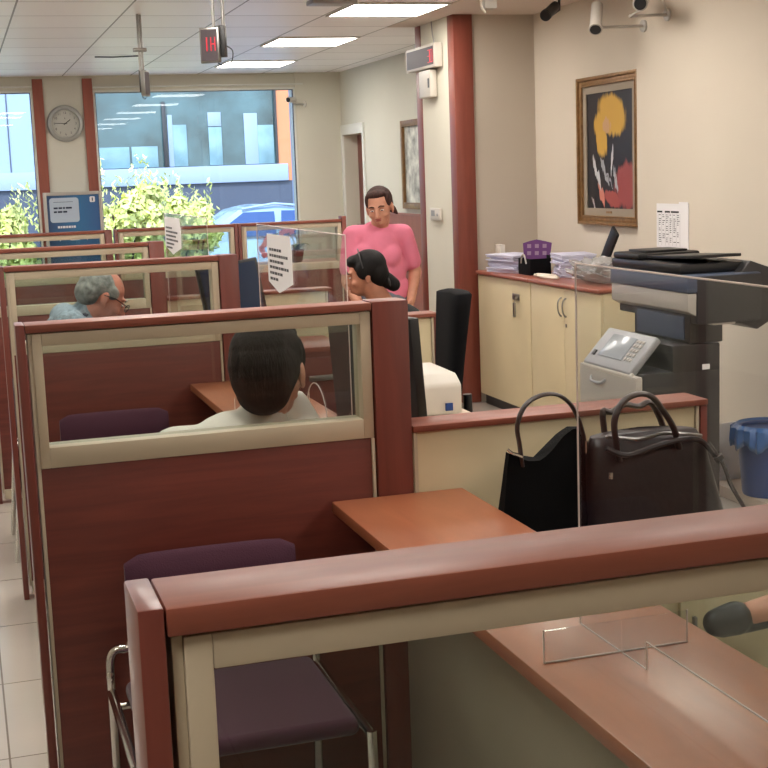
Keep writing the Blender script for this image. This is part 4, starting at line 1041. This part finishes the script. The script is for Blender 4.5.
def person(label, loc, J, T, look, hs=1.0, fat=1.0, bust=0, sleeves='short', hands=None, group=None, slip=False, voxel=.0055, jaw=1.0, collar=None, neckr=.052):
    skin, shirt, trous = look; hands = hands or {}
    b = MB(); nk = V(J['neck']); hc = T @ V((0, -.01*hs, -.055*hs))
    torso(b, J, 0, fat, bust); b.cap(nk-V((0, 0, .02)), hc, neckr+.006, neckr)
    add_head(b, T, hs, jaw)
    for s in 'LR':
        limb(b, [J['sh'+s], J['el'+s], J['wr'+s]], [.050, .040, .027]); el, wr = V(J['el'+s]), V(J['wr'+s])
        hd = hands.get(s, {}); d = V(hd.get('d', wr-el)); add_hand(b, wr, d, hd.get('n', (0, 0, -1) if abs(d.normalized().z) < .8 else (0, 1, 0)), curl=hd.get('curl', .5), thumb=hd.get('thumb', 1))
        limb(b, [J['hip'+s], J['kn'+s], J['an'+s]], [.083*fat, .058, .040])
        an, toe = V(J['an'+s]), V(J['toe'+s]); b.cap(an-V((0, 0, .03)), toe, .036, .026)
    body = remeshed(b, voxel)
    o = single(body, 'person', M[skin], label, 'person', group, base=loc)
    # shirt
    c = MB(); torso(c, J, .013, fat, bust)
    for s in 'LR':
        sh, el, wr = V(J['sh'+s]), V(J['el'+s]), V(J['wr'+s])
        if sleeves == 'short': limb(c, [sh, sh.lerp(el, .72)], [.066, .060])
        else: limb(c, [sh, el, el.lerp(wr, .92)], [.066, .054, .040])
    if collar: c.cap(nk-V((0, 0, .02)), nk.lerp(hc, .42), neckr+.018, neckr+.014)
    remeshed(c, .009, 3).build('shirt', M[shirt], o)
    # trousers and shoes
    c = MB(); pel = V(J['pelvis']); lat = (V(J['hipR'])-V(J['hipL'])).normalized()
    ell(c, pel-V((0, 0, .02)), (.170*fat+.012, .125*fat+.012, .105), lat, V(J['chest'])-pel)
    for s in 'LR': limb(c, [J['hip'+s], J['kn'+s], V(J['kn'+s]).lerp(V(J['an'+s]), .72 if slip else .96)], [.088*fat+.01, .070, .056])
    remeshed(c, .010, 3).build('trousers', M[trous], o)
    for s in 'LR':
        an, toe = V(J['an'+s]), V(J['toe'+s]); d = (toe-an); d.z = 0; d.normalize(); c = MB()
        up_ = (V(J['kn'+s])-an).normalized()
        if slip and s == 'R':      # open slip-on: toe cap, low heel counter and a sole, instep bare
            ft = (toe-(an-V((0, 0, .03)))); dn = V((0, 0, -.026))
            c.cap(an-V((0, 0, .03))+ft*.84, toe+d*.012, .040, .033); c.cap(an-V((0, 0, .03))+dn-d*.02, toe+dn*.5, .026, .024); c.cap(an-V((0, 0, .03))+dn*.6-d*.03, an-V((0, 0, .03))+dn*.8+ft*.1, .034, .034)
        else: c.cap(an-V((0, 0, .035)), toe+d*.01, .043, .034)
        remeshed(c, .006, 2).build('shoe', M['black'], o)
    return o

# woman in the pink T-shirt, standing behind the office desks
bx, by = 2.42, 7.95
T = head_frame((bx+.005, by-.085, 1.365), 207, 17, 6)
J = dict(pelvis=(bx+.03, by+.02, .86), chest=(bx+.005, by, 1.12), neck=(bx+.01, by-.03, 1.255), front=(-.35, -1, 0),
         shR=(bx-.145, by+.0, 1.20), elR=(bx-.195, by-.02, .93), wrR=(bx-.16, by-.17, .78),
         shL=(bx+.165, by-.03, 1.195), elL=(bx+.245, by+.0, .965), wrL=(bx+.175, by-.11, .80),
         hipR=(bx-.06, by, .82), knR=(bx-.07, by-.03, .45), anR=(bx-.07, by, .075), toeR=(bx-.10, by-.16, .03),
         hipL=(bx+.12, by+.02, .82), knL=(bx+.13, by-.0, .45), anL=(bx+.13, by+.03, .075), toeL=(bx+.13, by-.13, .03))
# (her own right side is towards the window of the picture; names L/R follow the joints only)
pw = person('woman in a pink T-shirt with tied-back brown hair, standing and looking down', (bx, by, 0), J, T, ('skin', 'pink', 'jeans'), hs=1.0, fat=1.06, bust=1,
            hands={'L': dict(d=(-.25, -.35, -.6), n=(-1, .2, 0), curl=.5, thumb=-1), 'R': dict(d=(.4, -.4, -.4), n=(0, 0, -1))}, jaw=1.04)
face_parts(pw, T, 1.0, 'hairbrown')
h = MB(); h.ball((0, -.030, .045), (.083, .088, .084), M4=T, n=3); h.ball((0, -.055, .01), (.078, .062, .075), M4=T, n=3)
h.ball((0, .018, .094), (.060, .050, .026), M4=T); h.ball((.062, .005, .05), (.018, .045, .045), M4=T); h.ball((-.062, .005, .05), (.018, .045, .045), M4=T)
h.cap(T @ V((0, -.10, .0)), T @ V((-.05, -.125, -.055)), .035, .022); h.cap(T @ V((-.05, -.125, -.055)), T @ V((-.075, -.12, -.085)), .024, .008)
remeshed(h, .006, 3).build('hair', M['hairbrown'], pw)

# seated woman with black hair, office side of the third booth, facing the customer
ox, oy = 2.03, 6.15
T = head_frame((1.815, oy, 1.10), 286, 14)
J = dict(pelvis=(ox+.08, oy+.0, .56), chest=(ox-.02, oy, .80), neck=(ox-.115, oy, .945), front=(-1, 0, 0),
         shL=(ox-.07, oy-.17, .855), elL=(ox-.12, oy-.22, .70), wrL=(ox-.33, oy-.14, .82), shR=(ox-.07, oy+.17, .855), elR=(ox-.12, oy+.22, .70), wrR=(ox-.33, oy+.14, .82),
         hipL=(ox+.04, oy-.09, .53), knL=(ox-.38, oy-.10, .54), anL=(ox-.34, oy-.10, .075), toeL=(ox-.48, oy-.10, .03),
         hipR=(ox+.04, oy+.09, .53), knR=(ox-.38, oy+.10, .54), anR=(ox-.34, oy+.10, .075), toeR=(ox-.48, oy+.10, .03))
J['wrL'] = (ox-.36, oy-.12, .835); J['wrR'] = (ox-.36, oy+.12, .835)
ow = person('seated woman with black hair in a low bun, seen in profile behind the partition', (ox, oy, 0), J, T, ('skin_tan', 'blacktop', 'navy'), hs=.9, fat=1.0, sleeves='long',
            hands={'L': dict(d=(-1, .2, -.1), n=(0, 0, -1)), 'R': dict(d=(-1, -.2, -.1), n=(0, 0, -1))})
face_parts(ow, T, .9, 'hairblack')
T9 = T @ Matrix.Diagonal((.92, .92, .92, 1))
h = MB(); h.ball((0, -.028, .045), (.086, .095, .084), M4=T9, n=3); h.ball((0, -.060, .0), (.080, .062, .080), M4=T9, n=3); h.ball((0, .035, .085), (.062, .048, .034), M4=T9)
h.ball((.070, .0, .03), (.018, .045, .05), M4=T9); h.ball((-.070, .0, .03), (.018, .045, .05), M4=T9)
h.cap(T9 @ V((0, -.10, -.055)), T9 @ V((0, -.125, -.085)), .038, .034)
remeshed(h, .006, 3).build('hair', M['hairblack'], ow)
MB().tube([T9 @ V((.092*math.cos(a_), .002, .045+.094*math.sin(a_))) for a_ in [PI*k/14 for k in range(15)]], .005, n=8, flat=.5).build('hair_band', M['dark'], ow)
MB().tube([T9 @ V((.036*math.cos(a_), -.108, -.062+.036*math.sin(a_))) for a_ in [2*PI*k/12 for k in range(13)]], .006, n=8).build('hair_tie', M['dark'], ow)

# grey-haired man with glasses, third booth, leaning over the desk
gx, gy = .40, 6.05
T = head_frame((.575, gy-.02, 1.08), 80, 34)
J = dict(pelvis=(gx-.08, gy, .56), chest=(gx+.02, gy, .88), neck=(gx+.085, gy, 1.005), front=(1, 0, 0),
         shL=(gx+.02, gy+.18, .985), elL=(gx+.22, gy+.24, .76), wrL=(gx+.37, gy+.13, .835), shR=(gx+.02, gy-.18, .985), elR=(gx+.22, gy-.24, .76), wrR=(gx+.37, gy-.13, .835),
         hipL=(gx-.02, gy+.09, .53), knL=(gx+.40, gy+.11, .54), anL=(gx+.34, gy+.11, .075), toeL=(gx+.48, gy+.11, .03),
         hipR=(gx-.02, gy-.09, .53), knR=(gx+.40, gy-.11, .54), anR=(gx+.34, gy-.11, .075), toeR=(gx+.48, gy-.11, .03))
gm = person('grey-haired man with glasses in a grey-blue shirt, head bowed', (gx, gy, 0), J, T, ('skin_red', 'blueshirt', 'navy'), hs=1.05, fat=1.08, sleeves='long', collar=1,
            hands={'L': dict(d=(1, -.2, -.05), n=(0, 0, -1)), 'R': dict(d=(1, .2, -.05), n=(0, 0, -1))})
face_parts(gm, T, 1.05, 'hairgrey')
h = MB(); h.ball((0, -.035, .040), (.086, .092, .076), M4=T, n=3); h.ball((0, -.062, .0), (.079, .062, .070), M4=T, n=3); h.ball((.068, .008, .035), (.018, .04, .032), M4=T); h.ball((-.068, .008, .035), (.018, .04, .032), M4=T)
remeshed(h, .006, 3).build('hair', M['hairgrey'], gm)
g = MB()
for sx in (-1, 1):
    g.tube([T @ V((sx*(.033+.024*math.cos(a_)), .112, .012+.017*math.sin(a_))) for a_ in [2*PI*k/16 for k in range(17)]], .002, n=6)
    g.tube([T @ V((sx*.057, .110, .016)), T @ V((sx*.086, .03, .02)), T @ V((sx*.090, -.02, .008))], .002, n=6)
g.tube([T @ V((-.009, .113, .015)), T @ V((0, .118, .019)), T @ V((.009, .113, .015))], .002, n=6); g.build('glasses', M['black'], gm)
h = MB(); h.tube([(gx+.075+.066*math.cos(a_), gy+.07*math.sin(a_), 1.0+.012*math.cos(a_)) for a_ in [2*PI*k/20 for k in range(21)]], .014, n=8, flat=1.6).build('collar', M['navy'], gm)

# man with dark hair, second booth, chin on his hand, seen from behind
mx_, my = .66, 3.57
T = head_frame((.762, my-.055, 1.058), 28, 8, -4)
J = dict(pelvis=(mx_-.02, my-.08, .56), chest=(mx_+.0, my-.07, .80), neck=(mx_+.06, my-.06, .925), front=(.3, 1, 0),
         shL=(mx_-.165, my-.05, .872), elL=(mx_-.19, my+.13, .66), wrL=(mx_+.0, my+.32, .60), shR=(mx_+.20, my-.075, .865), elR=(mx_+.25, my+.12, .835), wrR=(mx_+.195, my+.085, .96),
         hipL=(mx_-.11, my-.02, .53), knL=(mx_-.12, my+.38, .54), anL=(mx_-.12, my+.33, .075), toeL=(mx_-.13, my+.48, .03),
         hipR=(mx_+.08, my-.02, .53), knR=(mx_+.09, my+.38, .54), anR=(mx_+.09, my+.33, .075), toeR=(mx_+.09, my+.48, .03))
mm = person('man with short dark hair in a white shirt seen from behind, chin on hand', (mx_, my, 0), J, T, ('skin', 'whiteshirt', 'navy'), hs=1.14, fat=1.02, sleeves='long', collar=1,
            hands={'R': dict(d=(-.35, -.0, .8), n=(-1, -.1, 0), curl=.9), 'L': dict(d=(.4, .9, 0), n=(0, 0, -1))}, voxel=.005)
face_parts(mm, T, 1.14, 'hairdark')
s = 1.14
h = MB(); h.ball((0, -.024*s, .046*s), (.086*s, .098*s, .086*s), M4=T, n=3); h.ball((0, -.060*s, .0), (.079*s, .060*s, .080*s), M4=T, n=3); h.ball((0, -.045*s, .022*s), (.085*s, .082*s, .088*s), M4=T, n=3); h.ball((0, -.068*s, -.035*s), (.066*s, .044*s, .060*s), M4=T, n=3)
h.ball((0, .035*s, .094*s), (.064*s, .052*s, .034*s), M4=T); h.ball((.066*s, .015*s, .04*s), (.018*s, .030*s, .045*s), M4=T); h.ball((-.066*s, .015*s, .04*s), (.018*s, .030*s, .045*s), M4=T)
rnd = random.Random(5)
for k in range(0):
    a_ = rnd.uniform(0, 2*PI); e_ = rnd.uniform(-.35, 1.3); dd = V((math.cos(a_)*math.cos(e_), math.sin(a_)*math.cos(e_), math.sin(e_)))
    if dd.y > .55 and dd.z < .6: continue
    p = V((dd.x*.084, dd.y*.096-.026, dd.z*.086+.044))*s; q_ = p+V((dd.x*.012+rnd.uniform(-.01, .01), dd.y*.01-.008, -.028+dd.z*.016))*s
    h.cap(T @ p, T @ q_, .0085, .004, n=1)
remeshed(h, .004, 2).build('hair', M['hairdark'], mm)

# officer beyond the right edge: only the crossed foot in a black slip-on shows
fx, fy = 2.62, 2.62
T = head_frame((fx+.0, fy, 1.22), 280, 8)
J = dict(pelvis=(fx+.05, fy, .60), chest=(fx+.03, fy, .88), neck=(fx+.01, fy, 1.06), front=(-1, 0, 0),
         shL=(fx+.02, fy-.17, 1.0), elL=(fx-.02, fy-.22, .76), wrL=(fx-.20, fy-.12, .74), shR=(fx+.02, fy+.17, 1.0), elR=(fx-.02, fy+.22, .76), wrR=(fx-.20, fy+.12, .74),
         hipL=(fx+.0, fy+.09, .60), knL=(fx-.40, fy+.10, .52), anL=(fx-.38, fy+.08, .075), toeL=(fx-.52, fy+.08, .03),
         hipR=(fx+.0, fy-.09, .62), knR=(fx-.44, fy+.0, .67), anR=(fx-.80, fy+.0, .60), toeR=(fx-1.035, fy+.0, .540))
fo = person('seated officer with only a black slip-on shoe and bare instep in view', (fx, fy, 0), J, T, ('skin', 'blacktop', 'navy'), hs=.98, fat=1.0, sleeves='long', slip=True)
h = MB(); h.ball((0, -.028, .045), (.086, .095, .086), M4=T, n=3); h.ball((0, -.070, -.02), (.082, .055, .11), M4=T, n=3); h.ball((0, .035, .088), (.062, .048, .034), M4=T)
remeshed(h, .006, 3).build('hair', M['hairbrown'], fo); face_parts(fo, T, .98, 'hairbrown')
# ------------------------------------------------------------------ more office chairs
def chairs_by_label(l): return [o for o in bpy.data.objects if o.get('label', '').startswith(l)][0]
oc = chairs_by_label('empty black high-backed')
for lab, dx, dy in (('black office chair under the officer wearing the slip-on shoe', 1.12, -2.24),):
    c = copy_tree(oc); c['label'] = lab; c.location = oc.location+V((dx, dy, 0))
t_ = thing('office_stool', 'round black stool under the seated woman with the low bun', 'stool', (2.08, 6.15, 0))
MB().lathe([(0, .415), (.17, .415), (.19, .43), (.19, .455), (.17, .47), (0, .475)], (2.08, 6.15, 0)).build('seat', M['blackmat'], t_)
MB().cyl((2.08, 6.15, .04), (2.08, 6.15, .414), .025).build('column', M['steel'], t_)
MB().lathe([(0, 0), (.2, 0), (.2, .015), (.05, .04), (0, .04)], (2.08, 6.15, 0)).build('base', M['steel'], t_)

# ------------------------------------------------------------------ street outside the windows
GZ = -.30
struct('ground_street', MB().box(-30, 40, 13.66, 31.9, GZ-.2, GZ), M['street'])
struct('ground_pavement', MB().box(-30, 40, 13.67, 18.6, GZ, GZ+.12, .01), M['pave'])
# building across the street
bt = thing('office_building', 'pale blue glazed office building across the street', 'building', (5, 34, GZ)); Y = 32.0
MB().box(-20, 7.36, Y+.1, Y+8, GZ, 9).build('body', M['outblue'], bt)
MB().box(7.36, 7.70, Y-.05, Y+8, 1.46, 9).build('orange_corner', M['orange'], bt)
MB().box(7.70, 25, Y+.2, Y+8, GZ, 9).build('side_wing', M['outblue2'], bt)
MB().box(2.35, 7.36, Y, Y+.1, 1.86, 4.2).build('dark_glazing', M['outglass'], bt)
MB().box(-20, 7.60, Y-.12, Y+.1, 1.46, 1.855, .01).build('band', M['outblue2'], bt)
MB().box(-20, 7.70, Y-.02, Y+.099, GZ, 1.455).build('ground_floor', M['outdark'], bt)
for (x0, x1, z1) in ((4.92, 5.24, 2.82), (5.75, 6.06, 2.75), (6.92, 7.30, 2.77), (3.95, 4.55, 2.35), (2.5, 3.9, 2.35)):
    MB().box(x0, x1, Y-.04, Y-.001, 1.87, z1, .005).build('window', M['outglass2'], bt)
for (x0, x1, z1) in ((4.80, 4.92, 3.05), (6.60, 6.92, 3.05), (5.75, 6.06, 3.09)):
    MB().box(x0, x1, Y-.035, Y-.001, (2.77 if x0 == 5.75 else 1.87), z1, .005).build('pale_panel', M['outblue'], bt)
MB().box(4.68, 4.76, Y-.14, Y-.04, 1.87, 3.35, .005).build('dark_pier', M['dark'], bt)
MB().box(7.33, 7.38, Y-.1, Y-.06, 1.87, 4.1).build('downpipe', M['dark'], bt)
for x in (1.25, .2, -1.2, -2.6): MB().box(x-.012, x+.012, Y+.08, Y+.099, 1.86, 9).build('panel_joint', M['outdark'], bt)
# parked car
ct = thing('parked_car', 'pale blue parked car behind the shrubs', 'car', (4.5, 21, GZ))
def carring(x, hw, zb, zt, inset):
    return [(x, 21-hw, zb), (x, 21-hw, zb+(zt-zb)*.5), (x, 21-hw+inset, zt), (x, 21, zt+.02), (x, 21+hw-inset, zt), (x, 21+hw, zb+(zt-zb)*.5), (x, 21+hw, zb)]
MB().loft([carring(x, hw, -.08, zt, .1) for x, hw, zt in ((2.3, .6, .25), (2.45, .8, .42), (3.3, .86, .60), (3.7, .87, .64), (5.6, .87, .66), (6.3, .84, .62), (6.5, .7, .45))]).build('body', M['carpaint'], ct, angle=30)
MB().loft([carring(x, hw, .60, zt, .16) for x, hw, zt in ((3.45, .78, .66), (3.72, .78, .86), (4.05, .76, 1.08), (4.35, .75, 1.14), (4.75, .75, 1.12), (5.3, .76, 1.02), (5.75, .78, .85), (6.0, .78, .66))]).build('roof', M['carpaint'], ct, angle=30)
for (x0, x1, z0a, z1a, z0b) in ((3.86, 4.58, .90, 1.06, .68), (4.66, 5.45, 1.06, .92, .68)):
    MB().prism([(x0, 20.19, .69), (x0+.02, 20.21, z0a), (x0+.25, 20.27, 1.05), (x1, 20.27, 1.05 if x1 < 5 else .93), (x1, 20.19, .69)], (0, .02, 0)).build('side_window', M['carglass'], ct)
for x in (3.05, 5.75):
    w_ = MB().cyl((x, 20.12, GZ+.32), (x, 20.34, GZ+.32), .32, n=28).build('wheel', M['tyre'], ct)
    MB().cyl((x, 20.11, GZ+.32), (x, 20.13, GZ+.32), .2, n=20).build('rim', M['silver'], w_)
MB().tube([(4.1, 20.35, 1.10), (4.6, 20.35, 1.165), (5.2, 20.35, 1.10)], .018).build('roof_rail', M['carpaint'], ct)
# shrubs
def shrub(label, cx, cy, w, h, n, seed):
    rnd = random.Random(seed); t_ = thing('shrub', label, 'shrub', (cx, cy, GZ+.12), group=None); b = bmesh.new(); base = GZ+.12
    lobes = [(cx+rnd.uniform(-w*.38, w*.38), cy+rnd.uniform(-.35, .35), base+h*rnd.uniform(.2, .82), rnd.uniform(.2, .36)*w*.6) for _ in range(22)]
    for k in range(n):
        L = lobes[k % len(lobes)]; d = V((rnd.gauss(0, 1), rnd.gauss(0, 1), rnd.gauss(0, 1))).normalized(); r_ = L[3]*rnd.uniform(.6, 1.12)
        p = V((L[0], L[1], L[2]))+d*r_; p.z = min(p.z, base+h+rnd.uniform(-.1, .1))
        s_ = rnd.uniform(.04, .075); u = V((rnd.gauss(0, 1), rnd.gauss(0, 1), rnd.gauss(0, 1)+.6)).normalized(); w_ = u.cross(d).normalized()*s_*.5; u = u*s_
        b.faces.new([b.verts.new(p-u), b.verts.new(p+w_), b.verts.new(p+u), b.verts.new(p-w_)])
    for k in range(14):   # upright leafy shoots at the top
        x = cx+rnd.uniform(-w*.45, w*.45); y = cy+rnd.uniform(-.2, .2); zt = base+h*rnd.uniform(.9, 1.08)
        for j in range(26):
            p = V((x+rnd.gauss(0, .03), y+rnd.gauss(0, .03), zt-j*.018)); s_ = rnd.uniform(.03, .05); u = V((rnd.gauss(0, 1), rnd.gauss(0, 1), 1)).normalized()*s_; w_ = V((rnd.gauss(0, 1), rnd.gauss(0, 1), 0)).normalized()*s_*.4
            b.faces.new([b.verts.new(p-u), b.verts.new(p+w_), b.verts.new(p+u), b.verts.new(p-w_)])
    mb = MB(); mb.bm.free(); mb.bm = b; mb.build('foliage', M['bush'], t_)
    g = MB()
    for k in range(6):
        a_ = 2*PI*k/6; g.tube([(cx, cy, base), (cx+.1*math.cos(a_), cy+.1*math.sin(a_), base+h*.3), (cx+w*.3*math.cos(a_), cy+.25*math.sin(a_), base+h*.7)], .015, n=6)
    g.build('stems', M['leafpot'], t_)
shrub('bright shrub outside the narrow window by the clock', .45, 17.5, 1.1, 1.70, 6000, 1)
shrub('tallest bright shrub outside the wide window, nearest the clock', 2.0, 17.5, 1.0, 1.95, 6500, 2)
shrub('bright shrub outside the wide window, in front of the parked car', 2.98, 18.45, .85, 1.72, 6000, 3)

# ------------------------------------------------------------------ daylight and exposure
w = bpy.data.worlds.new('sky'); SC.world = w; w.use_nodes = True; nt = w.node_tree; bg = nt.nodes['Background']
sk = nt.nodes.new('ShaderNodeTexSky'); sk.sky_type = 'NISHITA'; sk.sun_disc = False; sk.sun_elevation = math.radians(48); sk.sun_rotation = math.radians(200)
hs_ = nt.nodes.new('ShaderNodeHueSaturation'); hs_.inputs['Saturation'].default_value = .6; nt.links.new(sk.outputs[0], hs_.inputs['Color']); nt.links.new(hs_.outputs[0], bg.inputs['Color']); bg.inputs['Strength'].default_value = .52
sd = bpy.data.lights.new('sun', 'SUN'); sd.energy = 4.5; sd.angle = math.radians(.6); sd.color = (1, .95, .86)
so = bpy.data.objects.new('sun', sd); COL.objects.link(so); so.rotation_euler = (math.radians(48), 0, math.radians(-25)); so.location = (0, 0, 20)

SC.view_settings.view_transform = 'Standard'; SC.view_settings.look = 'None'; SC.view_settings.gamma = 1; SC.view_settings.exposure = 0.45
SC.view_settings.use_curve_mapping = False
SC.cycles.max_bounces = 10; SC.cycles.transparent_max_bounces = 48; SC.cycles.diffuse_bounces = 8; SC.cycles.glossy_bounces = 5
SC.cycles.caustics_reflective = False; SC.cycles.caustics_refractive = False; SC.cycles.sample_clamp_indirect = 6
